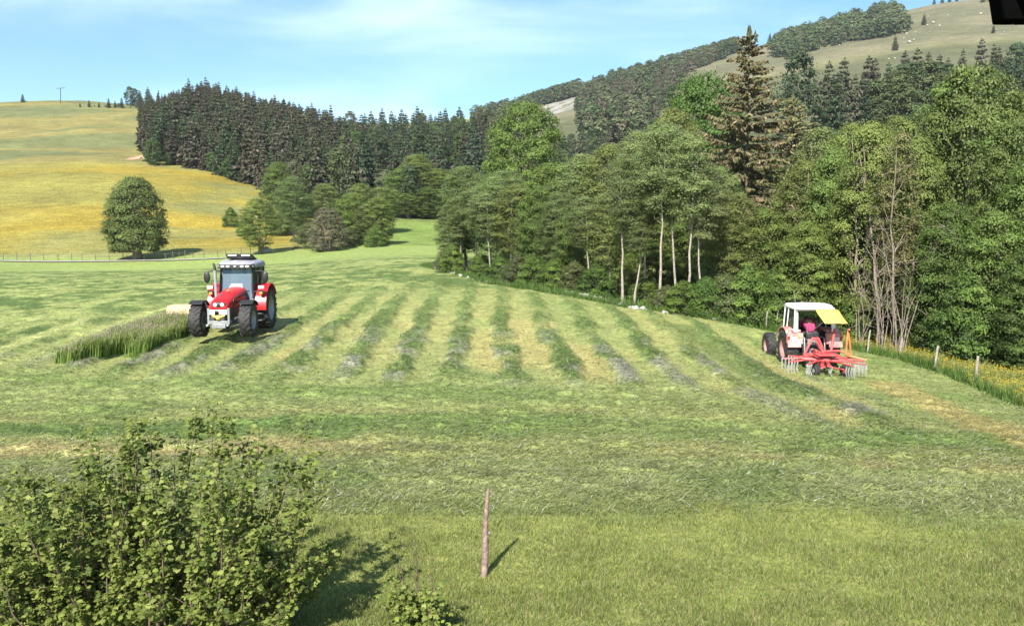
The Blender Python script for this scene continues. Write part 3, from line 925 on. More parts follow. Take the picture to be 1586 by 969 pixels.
def plant_px(name, kind, u, Y, top, hw, label, cat, group=None, rz=None):
    """tree standing at depth Y whose crown reaches photo row `top` and is 2*hw columns wide"""
    a, _ = ray(u, 420)
    _, s = ray(u, top)
    x = a * Y; zt = CAMZ + s * Y
    zb = float(T(np.array([x]), np.array([Y]))[0]) - .1
    return plant(name, kind, x, Y, max(zt - zb, 1.0), hw / F * Y, label, cat, group, rz, zb)

GE = 'leafy trees along the edge of the wood'
GB = 'trees standing deeper in the wood'
GP = 'slender pale trunked trees at the wood edge'
GU = 'bushes under the trees at the wood edge'
NEAR = [
 # name, kind, u, depth, top row, half width, label, category, group
 ('broadleaf_tree', 'maple', 812, 95, 160, 64, 'bright green round tree rising tallest behind the left end of the wood', 'tree', None),
 ('spruce_tree', 'spruce', 1150, 52, 46, 104, 'tall brownish spruce with ragged tip towering over the wood', 'spruce', None),
 ('spruce_tree', 'spruce2', 1218, 66, 150, 95, 'shorter light brown spruce just behind the tallest spruce', 'spruce', None),
 ('broadleaf_tree', 'maple', 1085, 70, 118, 80, 'bright green leafy tree just to the left behind the tall brown spruce', 'tree', None),
 ('broadleaf_tree', 'big', 1492, 39, 106, 92, 'huge dense green tree at the right edge, tallest above the flower meadow', 'tree', None),
 ('broadleaf_tree', 'alder', 722, 62, 258, 50, 'grey green tree standing at the left end of the wood edge', 'tree', None),
 ('broadleaf_tree', 'ash', 1340, 38, 192, 62, 'green ash tree with bare grey trunks behind the white tractor', 'tree', None),
 ('bare_tree', 'dead', 1385, 35.6, 205, 40, 'half bare pale trunked tree by the wire fence', 'tree', None),
 ('broadleaf_tree', 'maple2', 1185, 42, 325, 62, 'dark leafy maple with low branches left of the white tractor', 'tree', None),
 ('slender_tree', 'birch', 965, 42.5, 240, 42, None, 'tree', GP), ('slender_tree', 'birch2', 983, 42.5, 300, 36, None, 'tree', GP),
 ('slender_tree', 'birch', 1022, 41, 190, 48, None, 'tree', GP), ('slender_tree', 'birch2', 1047, 41.5, 195, 42, None, 'tree', GP),
 ('slender_tree', 'birch', 1066, 40, 205, 48, None, 'tree', GP), ('slender_tree', 'birch2', 912, 47, 305, 38, None, 'tree', GP),
 ('slender_tree', 'birch2', 758, 57, 300, 34, None, 'tree', GP), ('slender_tree', 'birch', 738, 59, 290, 36, None, 'tree', GP), ('slender_tree', 'birch2', 719, 60, 310, 30, None, 'tree', GP),
 ('slender_tree', 'birch2', 1092, 40, 250, 40, None, 'tree', GP), ('slender_tree', 'birch', 1000, 44, 225, 40, None, 'tree', GP),
]
for (u, Y, top, hw, k) in [(700, 61, 315, 30, 'alder'), (765, 58, 275, 44, 'alder'), (800, 56, 285, 42, 'alder2'), (835, 54, 290, 42, 'maple2'), (868, 52, 300, 42, 'alder'),
        (895, 50, 325, 44, 'maple2'), (935, 47, 300, 42, 'alder2'), (1110, 43, 260, 50, 'alder'), (1135, 42, 300, 50, 'alder2'), (1240, 42, 250, 58, 'ash'), (1285, 41, 235, 56, 'maple2'),
        (1250, 39, 345, 52, 'maple2'), (1310, 40, 300, 50, 'ash'), (1415, 38, 215, 56, 'ash'), (1450, 41, 170, 62, 'ash'), (1560, 36, 190, 66, 'big'), (1595, 34, 235, 62, 'maple2'),
        (1540, 33, 330, 70, 'maple2'), (1470, 34.5, 320, 66, 'maple2'), (1600, 31, 380, 60, 'maple2'), (1500, 33, 410, 56, 'hazel'), (1670, 33, 200, 80, 'big'), (1740, 31, 240, 80, 'maple2')]:
    NEAR.append(('broadleaf_tree', k, u, Y, top, hw, None, 'tree', GE))
for (u, Y, top, hw, k) in [(850, 72, 255, 54, 'maple2'), (900, 66, 240, 54, 'alder'), (940, 64, 225, 52, 'alder2'), (985, 60, 205, 50, 'alder'), (1040, 58, 170, 54, 'alder2'), (1180, 58, 240, 60, 'ash'),
        (1265, 56, 200, 60, 'alder'), (1310, 54, 195, 58, 'ash'), (1380, 52, 185, 60, 'ash'), (1420, 54, 165, 60, 'alder'), (1530, 50, 160, 70, 'big'), (1590, 50, 165, 70, 'ash'),
        (780, 75, 265, 50, 'alder'), (740, 78, 270, 46, 'alder'), (820, 66, 300, 54, 'maple2'), (880, 60, 320, 50, 'maple2'), (960, 55, 330, 54, 'maple2'), (1020, 52, 330, 54, 'maple2'),
        (1080, 50, 320, 54, 'maple2'), (1140, 49, 350, 54, 'maple2'), (1240, 50, 330, 58, 'maple2'), (1340, 46, 330, 60, 'maple2'), (1400, 46, 330, 56, 'maple2')]:
    NEAR.append(('broadleaf_tree', k, u, Y, top, hw, None, 'tree', GB))
LBL = {GE: 'leafy green tree in the front row of the wood edge', GB: 'green tree crown filling the wood behind the front row', GP: 'slender tree with pale bare trunk at the wood edge', GU: 'low leafy bush filling the foot of the wood edge'}
for nm, k, u, Y, top, hw, lab, cat, grp in NEAR:
    plant_px(nm, k, u, Y, top, hw, lab or LBL[grp], cat, grp)
# bushes all along the foot of the wood
for (u, Y, top, hw, k) in [(688, 60, 385, 18, 'hazel2'), (700, 59.5, 378, 22, 'hazel'), (745, 58, 392, 24, 'hazel'), (775, 55, 398, 28, 'hazel'), (800, 53, 395, 30, 'hazel2'), (828, 51, 398, 32, 'hazel'), (858, 49, 402, 32, 'hazel'),
        (890, 48, 405, 32, 'hazel2'), (925, 46.5, 408, 34, 'hazel'), (1000, 44, 432, 34, 'hazel'), (1035, 40.5, 442, 34, 'hazel2'), (1060, 39.6, 436, 40, 'hazel'), (1095, 39.5, 430, 38, 'hazel'),
        (1125, 39.3, 425, 42, 'hazel2'), (1160, 39, 415, 46, 'hazel'), (1200, 39.2, 420, 44, 'hazel'), (1235, 38.8, 440, 40, 'hazel2'), (1325, 38, 450, 36, 'hazel'), (1425, 36.5, 470, 40, 'hazel'), (1465, 34.8, 480, 44, 'hazel'),
        (1520, 33.5, 470, 50, 'hazel'), (1570, 32, 480, 46, 'hazel'), (1280, 39.5, 430, 44, 'hazel')]:
    plant_px('bush', k, u, Y, top, hw, LBL[GU], 'bush', GU)

# bare saplings by the fence
def sapling(seed, H):
    r = np.random.default_rng(seed); g = Geo()
    for s in range(5):
        q = np.linspace(0, 1, 6); d = r.normal(0, .14, 2) * H
        pts = np.stack([d[0] * q ** 1.4 + r.normal(0, .1), d[1] * q ** 1.4, H * r.uniform(.6, 1) * q - .1], -1) + np.cumsum(r.normal(0, .015 * H, (6, 3)), 0) * np.array((1, 1, .2))
        V, Q = tube_np(pts, .028 * (1.1 - q), 5); g.add(V, Q, (1, 1, 1))
        for b in range(7):
            i = r.integers(2, 6); a = pts[i]; e = a + r.normal(0, .1, 3) * H + np.array((0, 0, .06 * H))
            V, Q = tube_np(np.array([a, (a + e) / 2 + r.normal(0, .03, 3), e]), [.012, .009, .004], 4); g.add(V, Q, (1, 1, 1))
    return g.mesh('sapling', M['bark_grey'], True)
for i, (u, Y, H) in enumerate([(1372, 35, 5.5), (1392, 34.8, 4.6), (1404, 34.6, 6.2), (1335, 36.5, 5)]):
    a, _ = ray(u, 420); x = a * Y
    o = link('sapling', sapling(60 + i, H), None, (x, Y, float(T(np.array([x]), np.array([Y]))[0]) - .05))
    tag(o, 'bare pale sapling with thin twigs beside the wire fence', 'sapling', 'bare saplings by the fence')

# trees round the far end of the field
plant_px('broadleaf_tree', 'lone', 214, 122, 276, 50, 'lone dense round tree standing before the yellow hill', 'tree')
plant_px('broadleaf_tree', 'ash', 402, 122, 308, 34, 'dark tree with low drooping branches and pale boulder at its foot', 'tree')
plant_px('broadleaf_tree', 'grey', 508, 119, 322, 32, 'grey brown half leafless tree at the far end of the field', 'tree')
GM = 'mixed trees closing the far end of the field'
for (u, Y, top, hw, k) in [(435, 150, 252, 30, 'maple2'), (455, 140, 275, 30, 'alder'), (478, 128, 345, 26, 'hazel2'), (470, 150, 300, 30, 'alder'), (545, 130, 300, 32, 'maple2'), (575, 128, 315, 30, 'alder'), (588, 127, 305, 28, 'maple2'),
        (622, 178, 262, 32, 'maple2'), (648, 182, 240, 36, 'ash'), (560, 145, 285, 30, 'ash'), (530, 135, 330, 28, 'hazel'), (590, 150, 290, 34, 'ash'), (680, 182, 262, 36, 'ash'), (715, 176, 260, 34, 'maple2'), (664, 176, 290, 28, 'maple2'), (700, 178, 300, 30, 'maple2'), (634, 176, 300, 26, 'ash'),
        (505, 145, 285, 28, 'alder2'), (360, 160, 322, 14, 'hazel'), (385, 150, 335, 18, 'hazel'), (540, 126, 352, 20, 'hazel2'), (582, 123, 350, 18, 'hazel'), (498, 122, 350, 20, 'hazel2')]:
    plant_px('broadleaf_tree', k, u, Y, top, hw, 'green tree in the mixed wood at the far end of the field', 'tree', GM)

# the spruce hill, valley wood and mid slope: small whole trees
FARM = [M['bark'], M['needle']]; FARL = [M['bark_grey'], M['leaf']]
FAR = []
for i, (c, b, fb) in enumerate([((.056, .064, .036), (.106, .088, .070), .50), ((.060, .074, .038), (.098, .086, .066), .35), ((.050, .082, .038), (.105, .090, .062), .18), ((.042, .068, .042), (.08, .075, .06), .15)]):
    tr, cr = spruce(40 + i, 15, 2.6 + .25 * i, 28, 7, 18, c, b, fb, near=False, trunk_r=.16, ssize=.95)
    FAR.append(merge(tr, cr, 'spruce_tree', FARM))
FARB = []
for i, c in enumerate([(.075, .125, .036), (.098, .128, .046), (.060, .095, .042), (.115, .120, .062)]):
    tr, cr = broadleaf(50 + i, 12, 4.2, .8, P_DOME if i % 2 else P_EGG, 110, 5200, .42, c, .3, .2, clump_r=.2, limb_n=6)
    FARB.append(merge(tr, cr, 'broadleaf_tree', FARL))
GRP = None
def small(name, me, u, Y, h, H, wfac, label, cat, group, z=None):
    a, _ = ray(u, 300); x = a * Y
    zb = float(T(np.array([x]), np.array([Y]))[0]) - .3
    o = link(name, me, None, (x, Y, zb))
    o.rotation_euler = (0, 0, r3.uniform(0, 6.28)); s = h / H
    o.scale = (s * wfac, s * wfac, s)
    tag(o, label, cat, group)
    return o
def h_to(u, Y, top):
    a, s = ray(u, top); return CAMZ + s * Y - float(T(np.array([a * Y]), np.array([Y]))[0]) + .3
GS = 'spruces covering the hill behind the yellow meadow'
def front_edge(u):
    return float(np.interp(u, [218, 232, 300, 345, 400, 440, 480, 560], [330, 238, 234, 226, 215, 200, 205, 215]))
spots = []
tries = 0
while len(spots) < 420 and tries < 16000:
    tries += 1
    u = r3.uniform(222, 565); f = front_edge(u)
    Y = f + (425 - f) * r3.random() ** 1.25
    if u > 500 and Y > 405: continue
    x = ray(u, 300)[0] * Y
    if all((x - p[0]) ** 2 + (Y - p[1]) ** 2 > 3.6 ** 2 for p in spots): spots.append((x, Y, u))
topline = lambda u: float(np.interp(u, [222, 240, 262, 290, 320, 350, 400, 450, 500, 540, 565], [172, 150, 146, 131, 125, 131, 145, 154, 167, 180, 190]))
spots.sort(key=lambda p: p[1])
back_wood = []
for i, (x, Y, u) in enumerate(spots):
    k = r3.choice([0, 0, 0, 1, 1, 2]) if Y > 260 else r3.choice([0, 1, 2, 2])
    if i < 175:
        hh = min(r3.uniform(13, 20) * (1 if Y > 250 else .85), max(7, h_to(u, Y, topline(u) + r3.uniform(0, 9))))
        small('spruce_tree', FAR[k], u, Y, hh, 15, r3.uniform(.85, 1.2), 'dark spruce in the dense wood on the hill', 'spruce', GS)
    else:
        back_wood.append((x, Y, min(r3.uniform(13, 20), max(7, h_to(u, Y, topline(u) + r3.uniform(0, 9)))), k, r3.uniform(.85, 1.15)))
for (u, top) in [(299, 122), (325, 120), (345, 128), (372, 135), (398, 142), (430, 148), (486, 160), (515, 163), (275, 140), (252, 140)]:
    small('spruce_tree', FAR[0], u, 415, h_to(u, 415, top), 15, .8, 'dark spruce in the dense wood on the hill', 'spruce', GS)
for (u, Y, top, w) in [(240, 232, 215, 1.0), (262, 235, 236, .9), (330, 232, 235, 1), (355, 225, 245, 1.1), (318, 408, 140, 1.3), (335, 405, 148, 1.3), (300, 410, 142, 1.2)]:
    small('broadleaf_tree', FARB[2 if Y > 300 else 0], u, Y, h_to(u, Y, top), 12, w, 'green broadleaf tree among the spruces on the hill', 'tree', 'broadleaf trees on the spruce hill')
# ridge trees on the left skyline
small('spruce_tree', FAR[3], 44, 424, h_to(44, 424, 145), 15, 1.1, 'tiny lone conifer on the skyline at far left', 'conifer', None)
GR = 'trees on the skyline beside the spruce hill'
for (u, top, k) in [(145, 155, 3), (175, 152, 3), (185, 156, 2), (195, 151, 3), (236, 135, 3), (223, 140, 2), (160, 158, 2), (131, 159, 3)]:
    small('spruce_tree', FAR[k], u, 405, h_to(u, 405, top), 15, 1.1, 'small dark conifer in the line along the left skyline', 'conifer', GR)
for (u, top, k, w) in [(208, 135, 2, .9), (216, 138, 2, .8), (190, 160, 0, 1.2), (170, 163, 2, 1.4), (153, 163, 0, 1.4)]:
    small('broadleaf_tree', FARB[k], u, 408, h_to(u, 408, top), 12, w, 'rounded dark tree in the line along the left skyline', 'tree', GR + ', rounded ones')
# valley wood
GV = 'trees of the wood in the valley'
n = 0; vs = []
while n < 90:
    u = r3.uniform(440, 770); Y = r3.uniform(175, 420); x = ray(u, 300)[0] * Y
    if u < 545 and Y > 210: continue
    if any((x - p[0]) ** 2 + (Y - p[1]) ** 2 < 30 for p in vs): continue
    vs.append((x, Y)); n += 1
    if r3.random() < .55:
        small('valley_conifer', FAR[r3.choice([0, 1, 2, 2, 3])], u, Y, r3.uniform(12, 18), 15, r3.uniform(.9, 1.3), 'conifer in the mixed wood down in the valley', 'conifer', GV + ', conifers')
    else:
        small('broadleaf_tree', FARB[r3.randrange(4)], u, Y, r3.uniform(10, 15), 12, r3.uniform(.8, 1.1), 'broadleaf tree in the mixed wood down in the valley', 'tree', GV + ', broadleaf')
for (u, top, k) in [(567, 176, 3), (577, 172, 3), (594, 168, 3), (608, 172, 3), (630, 176, 2), (642, 178, 3), (655, 170, 3), (668, 176, 2), (684, 180, 3), (695, 183, 3), (710, 188, 2), (725, 186, 3), (620, 182, 3)]:
    small('spruce_tree', FAR[k], u, 420, h_to(u, 420, top), 15, 1.15, 'dark conifer on the saddle against the sky', 'conifer', 'conifers on the saddle')
# mid slope to the right, below the mountain pasture
GQ = 'trees on the slope below the mountain pasture'
n = 0; vs = []
while n < 110:
    u = r3.uniform(760, 1586); Y = r3.uniform(150, 330); x = ray(u, 300)[0] * Y
    if Y > np.interp(u, [760, 1000, 1190, 1240, 1600], [420, 330, 230, 215, 175]): continue
    if any((x - p[0]) ** 2 + (Y - p[1]) ** 2 < 36 for p in vs): continue
    vs.append((x, Y)); n += 1
    if r3.random() < .5: small('slope_conifer', FAR[r3.choice([0, 1, 1, 2])], u, Y, r3.uniform(11, 16), 15, r3.uniform(.9, 1.3), 'conifer in the mixed wood on the slope behind', 'conifer', GQ + ', conifers')
    else: small('broadleaf_tree', FARB[r3.choice([1, 2, 3, 3])], u, Y, r3.uniform(9, 13), 12, r3.uniform(.8, 1.1), 'broadleaf tree in the mixed wood on the slope behind', 'tree', GQ + ', broadleaf')
small('broadleaf_tree', FARB[2], 1230, 235, h_to(1230, 235, 84), 12, .75, 'dark rounded tree alone on the pasture right of the tall spruce', 'tree', None)
for (u, Y, top, k, w) in [(1277, 240, 97, 1, 1), (1300, 240, 92, 1, 1), (1337, 245, 90, 0, 1), (1347, 245, 94, 0, .9), (1290, 235, 115, 2, 1), (1392, 260, 82, 0, 1), (1410, 262, 78, 0, 1), (1428, 262, 84, 1, 1), (1445, 262, 88, 0, 1), (1458, 262, 92, 1, .9),
        (1480, 300, 78, 1, .8), (1507, 300, 62, 0, .9), (1527, 300, 70, 2, .9), (1535, 300, 74, 1, .9), (1368, 250, 100, 2, 1), (1318, 238, 118, 1, 1), (1330, 238, 120, 2, 1)]:
    small('spruce_tree', FAR[k], u, Y, h_to(u, Y, top), 15, w, 'spruce standing up against the mountain pasture', 'spruce', 'spruces against the mountain pasture')
for (u, Y, top, k, w) in [(1400, 250, 100, 2, 1.1), (1425, 250, 98, 1, 1.1), (1450, 250, 102, 2, 1.1), (1562, 300, 70, 2, 1), (1580, 300, 72, 2, 1), (1380, 245, 112, 1, 1.1), (1355, 240, 125, 1, 1), (1545, 300, 95, 2, 1), (1525, 298, 110, 2, 1), (1495, 296, 108, 2, 1)]:
    small('broadleaf_tree', FARB[k], u, Y, h_to(u, Y, top), 12, w, 'dark broadleaf tree against the mountain pasture', 'tree', 'broadleaf trees against the mountain pasture')

# woods on the mountain that read as one mass
def mass(name, pts, meshes, label):
    g = Geo()
    data = []
    for me, H in meshes:
        nv = len(me.vertices); V = np.empty(nv * 3, np.float32); me.vertices.foreach_get('co', V)
        Q = np.empty(len(me.polygons) * 4, np.int32); me.loops.foreach_get('vertex_index', Q)
        C = np.empty(nv * 4, np.float32); me.color_attributes['Col'].data.foreach_get('color', C)
        mi = np.empty(len(me.polygons), np.int32); me.polygons.foreach_get('material_index', mi)
        data.append((V.reshape(-1, 3), Q.reshape(-1, 4), C.reshape(-1, 4)[:, :3], mi, H))
    for (x, y, h, k, w) in pts:
        V, Q, C, mi, H = data[k]; s = h / H; th = r3.uniform(0, 6.28)
        R = np.array([[math.cos(th), -math.sin(th), 0], [math.sin(th), math.cos(th), 0], [0, 0, 1]])
        z = float(T(np.array([x]), np.array([y]))[0]) - .5
        W = (V @ R.T) * np.array((s * w, s * w, s)) + np.array((x, y, z))
        f = r3.uniform(.7, 1.25)
        for m_ in (0, 1):
            pass
        k4 = 4
        g.F.setdefault(k4, []).append(Q + g.n); g.MI.setdefault(k4, []).append(mi + 0)
        g.V.append(W); g.C.append(C * f); g.n += len(W)
    o = link(name, g.mesh(name, [M['bark'], M['needle']]))
    return tag(o, label, 'wood', None, 'stuff')
mass('hill_forest', back_wood, [(m_, 15) for m_ in FAR], 'back rows of brownish spruces filling the top of the wooded hill')
LOWS = []
for i, (c, b, fb) in enumerate([((.068, .074, .042), (.135, .105, .078), .55), ((.055, .080, .042), (.110, .095, .066), .25)]):
    tr, cr = spruce(70 + i, 15, 3.0, 9, 5, 5, c, b, fb, near=False, trunk_r=.2, ssize=2.0); LOWS.append((merge(tr, cr, 'low', FARM), 15))
for i, c in enumerate([(.060, .092, .040), (.085, .105, .052)]):
    tr, cr = broadleaf(80 + i, 12, 4.6, .5, P_DOME, 30, 420, 1.5, c, .3, .2, clump_r=.3, limb_n=3); LOWS.append((merge(tr, cr, 'low', FARM), 12))
# lower edge of the woodland on the ridge, by column: depth range
pts = []
rr_ = random.Random(12)
while len(pts) < 1500:
    u = rr_.uniform(735, 1140)
    y1 = 905
    y0 = np.interp(u, [735, 800, 830, 890, 960, 1060, 1140], [420, 420, 720, 720, 420, 700, 840])
    if 815 < u < 895: y0 = 850
    elif u < 1010: y0 = 360
    else: y0 = np.interp(u, [1010, 1060, 1140], [430, 700, 850])
    y = rr_.uniform(y0, y1); x = ray(u, 200)[0] * y
    pts.append((x, y, rr_.uniform(8, 17), rr_.choice([0, 0, 0, 1, 1, 2, 3]) if y < 800 else rr_.choice([1, 2, 2, 3]), rr_.uniform(.9, 1.3)))
mass('mountain_forest', pts, LOWS, 'brownish mixed forest covering the mountain slope below the left part of the ridge')
pts = []
while len(pts) < 420:
    u = rr_.uniform(1200, 1402)
    lo, hi = np.interp(u, [1200, 1225, 1260, 1330, 1402], [(86), 88, 76, 62, 52]), np.interp(u, [1200, 1240, 1300, 1350, 1402], [72, 55, 32, 20, 18])
    v = rr_.uniform(min(hi, lo), max(hi, lo)) + 2
    x, y, z = hit(u, v, 400)
    if y > 1200: continue
    pts.append((x, y, rr_.uniform(9, 17), rr_.choice([2, 2, 3, 1]), rr_.uniform(1, 1.3)))
mass('ridge_wood', pts, LOWS, 'dark rounded wood on the skyline of the mountain pasture')
for (u, v, h) in [(1185, 74, 13), (1192, 74, 13), (1203, 72, 8), (1432, 8, 8), (1444, 8, 9), (1455, 6, 8), (1466, 5, 7), (1506, 5, 10), (1516, 4, 9), (1525, 3, 9), (1376, 78, 10), (1418, 40, 9), (1524, 52, 6)]:
    x, y, z = hit(u, v, 400); y = min(y, 915)
    small('conifer', FAR[1], u, y, h, 15, 1.2, 'tiny conifer scattered on the mountain pasture skyline', 'conifer', 'tiny conifers on the mountain pasture')
# ------------------------------------------------------------------ machine materials
M['red'] = paint('tractor_red', (.43, .004, .010), .38, var=.12, scale=4, dirt=(.30, .10, .07), dirt_amt=.06, coat=.1)
M['old_red'] = paint('faded_red', (.46, .16, .145), .55, var=.22, scale=5, dirt=(.60, .46, .42), dirt_amt=.6)
M['rake_red'] = paint('rake_red', (.46, .050, .055), .45, var=.22, scale=6, dirt=(.55, .25, .22), dirt_amt=.3)
M['orange'] = paint('orange_frame', (.62, .16, .06), .5, var=.2)
M['rubber'] = paint('tyre_rubber', (.022, .022, .024), .75, var=.3, scale=9, dirt=(.07, .065, .05), dirt_amt=.25)
M['dark'] = paint('black_plastic', (.018, .018, .020), .45, var=.2)
M['castiron'] = paint('dark_grey_metal', (.055, .055, .060), .55, var=.25, dirt=(.12, .10, .08), dirt_amt=.25)
M['grey'] = paint('grey_metal', (.27, .28, .29), .45, .3, var=.15)
M['silver'] = paint('silver_paint', (.33, .32, .36), .35, .2, var=.08)
M['white'] = paint('white_paint', (.78, .77, .74), .4, var=.08, dirt=(.55, .52, .46), dirt_amt=.2)
M['cream'] = paint('cream_sheet', (.50, .40, .22), .6, var=.12, scale=3, dirt=(.45, .34, .2), dirt_amt=.2)
M['pink'] = paint('faded_pink_rim', (.30, .15, .145), .6, var=.2, dirt=(.25, .18, .15), dirt_amt=.3)
M['yellow'] = paint('yellow_sheet', (.74, .53, .10), .55, var=.12, scale=7, dirt=(.5, .36, .08), dirt_amt=.25, bump=.3)
M['amber'] = paint('amber_lens', (.75, .30, .04), .3, var=.1)
M['redlens'] = paint('red_lens', (.5, .03, .02), .3, var=.1)
M['lamp'] = paint('lamp_glass', (.85, .85, .82), .12, .2, var=.05)
M['tine'] = paint('tine_steel', (.55, .54, .51), .4, .6, var=.15)
M['plate'] = paint('white_plate', (.72, .70, .66), .5, var=.12, scale=20)
M['skin'] = paint('skin', (.42, .23, .16), .6, var=.08)
M['shirt_blue'] = paint('blue_grey_shirt', (.12, .16, .24), .9, var=.15)
M['jeans'] = paint('dark_trousers', (.05, .055, .08), .9, var=.2)
M['hair'] = paint('dark_hair', (.02, .016, .012), .7, var=.3)
M['vinyl'] = paint('seat_vinyl', (.03, .03, .032), .5, var=.2)

def checked(name, a, b):
    m, t, o = new_mat(name)
    tc = t.nodes.new('ShaderNodeTexCoord')
    sep = t.nodes.new('ShaderNodeSeparateXYZ'); t.links.new(tc.outputs['Object'], sep.inputs[0])
    fs = []
    for ax in ('Y', 'Z'):
        w = t.nodes.new('ShaderNodeMath'); w.operation = 'PINGPONG'; w.inputs[1].default_value = .035
        t.links.new(sep.outputs[ax], w.inputs[0])
        fs.append(_range(t, w.outputs[0], .024, .028, 0, 1))
    mx = t.nodes.new('ShaderNodeMath'); mx.operation = 'MAXIMUM'
    t.links.new(fs[0], mx.inputs[0]); t.links.new(fs[1], mx.inputs[1])
    c = t.nodes.new('ShaderNodeMix'); c.data_type = 'RGBA'
    t.links.new(mx.outputs[0], c.inputs['Factor']); c.inputs['A'].default_value = (*a, 1); c.inputs['B'].default_value = (*b, 1)
    p = t.nodes.new('ShaderNodeBsdfPrincipled'); p.inputs['Roughness'].default_value = .9
    t.links.new(c.outputs['Result'], p.inputs['Base Color']); t.links.new(p.outputs[0], o.inputs['Surface'])
    return m
M['check'] = checked('magenta_checked_cloth', (.42, .045, .14), (.13, .02, .06))

def glass_mat(name, tint, dust_sheen):
    m, t, o = new_mat(name)
    tr = t.nodes.new('ShaderNodeBsdfTransparent'); tr.inputs[0].default_value = (*tint, 1)
    gl = t.nodes.new('ShaderNodeBsdfGlossy'); gl.inputs['Roughness'].default_value = .03
    df = t.nodes.new('ShaderNodeBsdfDiffuse'); df.inputs[0].default_value = (*dust_sheen[0], 1)
    lw = t.nodes.new('ShaderNodeFresnel'); lw.inputs['IOR'].default_value = 1.5
    m1 = t.nodes.new('ShaderNodeMixShader'); m1.inputs[0].default_value = dust_sheen[1]
    m2 = t.nodes.new('ShaderNodeMixShader')
    t.links.new(tr.outputs[0], m1.inputs[1]); t.links.new(df.outputs[0], m1.inputs[2])
    t.links.new(lw.outputs[0], m2.inputs[0]); t.links.new(m1.outputs[0], m2.inputs[1]); t.links.new(gl.outputs[0], m2.inputs[2])
    t.links.new(m2.outputs[0], o.inputs['Surface'])
    return m
M['glass'] = glass_mat('tinted_cab_glass', (.62, .74, .80), ((.40, .50, .60), .20))  # bluish diffuse layer paints the sky's reflection on the windscreen
M['glass_side'] = glass_mat('side_cab_glass', (.50, .60, .58), ((.3, .36, .36), .08))

def wheel(parent, name, x, y, r, w, rim_r, side, lugs, rim_mat, rim_depth=.1):
    """tyre with angled lugs; side +1 when the outer face looks to +y"""
    e = empty(name, (x, y, r)); e.parent = parent
    b = MB(); h = w / 2
    b.lathe([(rim_r, -h * .8), (rim_r + .05, -h * .95), (r * .86, -h), (r * .955, -h * .86), (r * .965, 0), (r * .955, h * .86), (r * .86, h), (rim_r + .05, h * .95), (rim_r, h * .8), (rim_r, -h * .8)], 40)
    for k in range(lugs):
        for s in (-1, 1):
            a = 2 * math.pi * (k + (.5 if s > 0 else 0)) / lugs
            R = Matrix.Rotation(-a, 3, 'Y') @ Matrix.Rotation(s * math.radians(42), 3, 'X')
            c = Matrix.Rotation(-a, 3, 'Y') @ Vector((r * .968, 0, 0)) + Vector((0, s * h * .48, 0))
            b.box(c, (r * .075, h * 1.05, r * .065), R)
            a2 = a + s * 0 + .06
            c2 = Matrix.Rotation(-a2, 3, 'Y') @ Vector((r * .90, 0, 0)) + Vector((0, s * h * .97, 0))
            b.box(c2, (r * .15, h * .14, r * .06), Matrix.Rotation(-a2, 3, 'Y'))
    b.build('tyre', M['rubber'], e)
    q = MB(); o_ = side * h
    q.lathe([(.02, o_ * .25), (rim_r * .35, o_ * .25), (rim_r * .42, o_ * .05), (rim_r * .80, o_ * (-.05)), (rim_r * .90, o_ * .55), (rim_r * 1.03, o_ * .86), (rim_r * 1.03, -o_ * .8), (.02, -o_ * .8)], 32)
    for k in range(8):
        a = 2 * math.pi * k / 8
        q.lathe([(.018, o_ * .25), (.018, o_ * .36)], 6, (rim_r * .26 * math.cos(a), 0, rim_r * .26 * math.sin(a)))
    q.build('rim', rim_mat, e)
    return e

def arc_strip(r0, th, y0, y1, a0, a1, cx, cz, n=14, rt=None):
    """curved mudguard; angles in degrees from +x, upwards"""
    secs = []
    for k in range(n + 1):
        a = math.radians(a0 + (a1 - a0) * k / n)
        c, s = math.cos(a), math.sin(a)
        secs.append([(cx + r0 * c, y0, cz + r0 * s), (cx + (r0 + th) * c, y0, cz + (r0 + th) * s), (cx + (r0 + th) * c, y1, cz + (r0 + th) * s), (cx + r0 * c, y1, cz + r0 * s)])
    return secs

def quad_panel(b, pts, th):
    """four corner panel with a little thickness"""
    p = [Vector(q) for q in pts]; n = (p[1] - p[0]).cross(p[3] - p[0]).normalized() * th
    b.loft([[q for q in p], [q + n for q in p]])

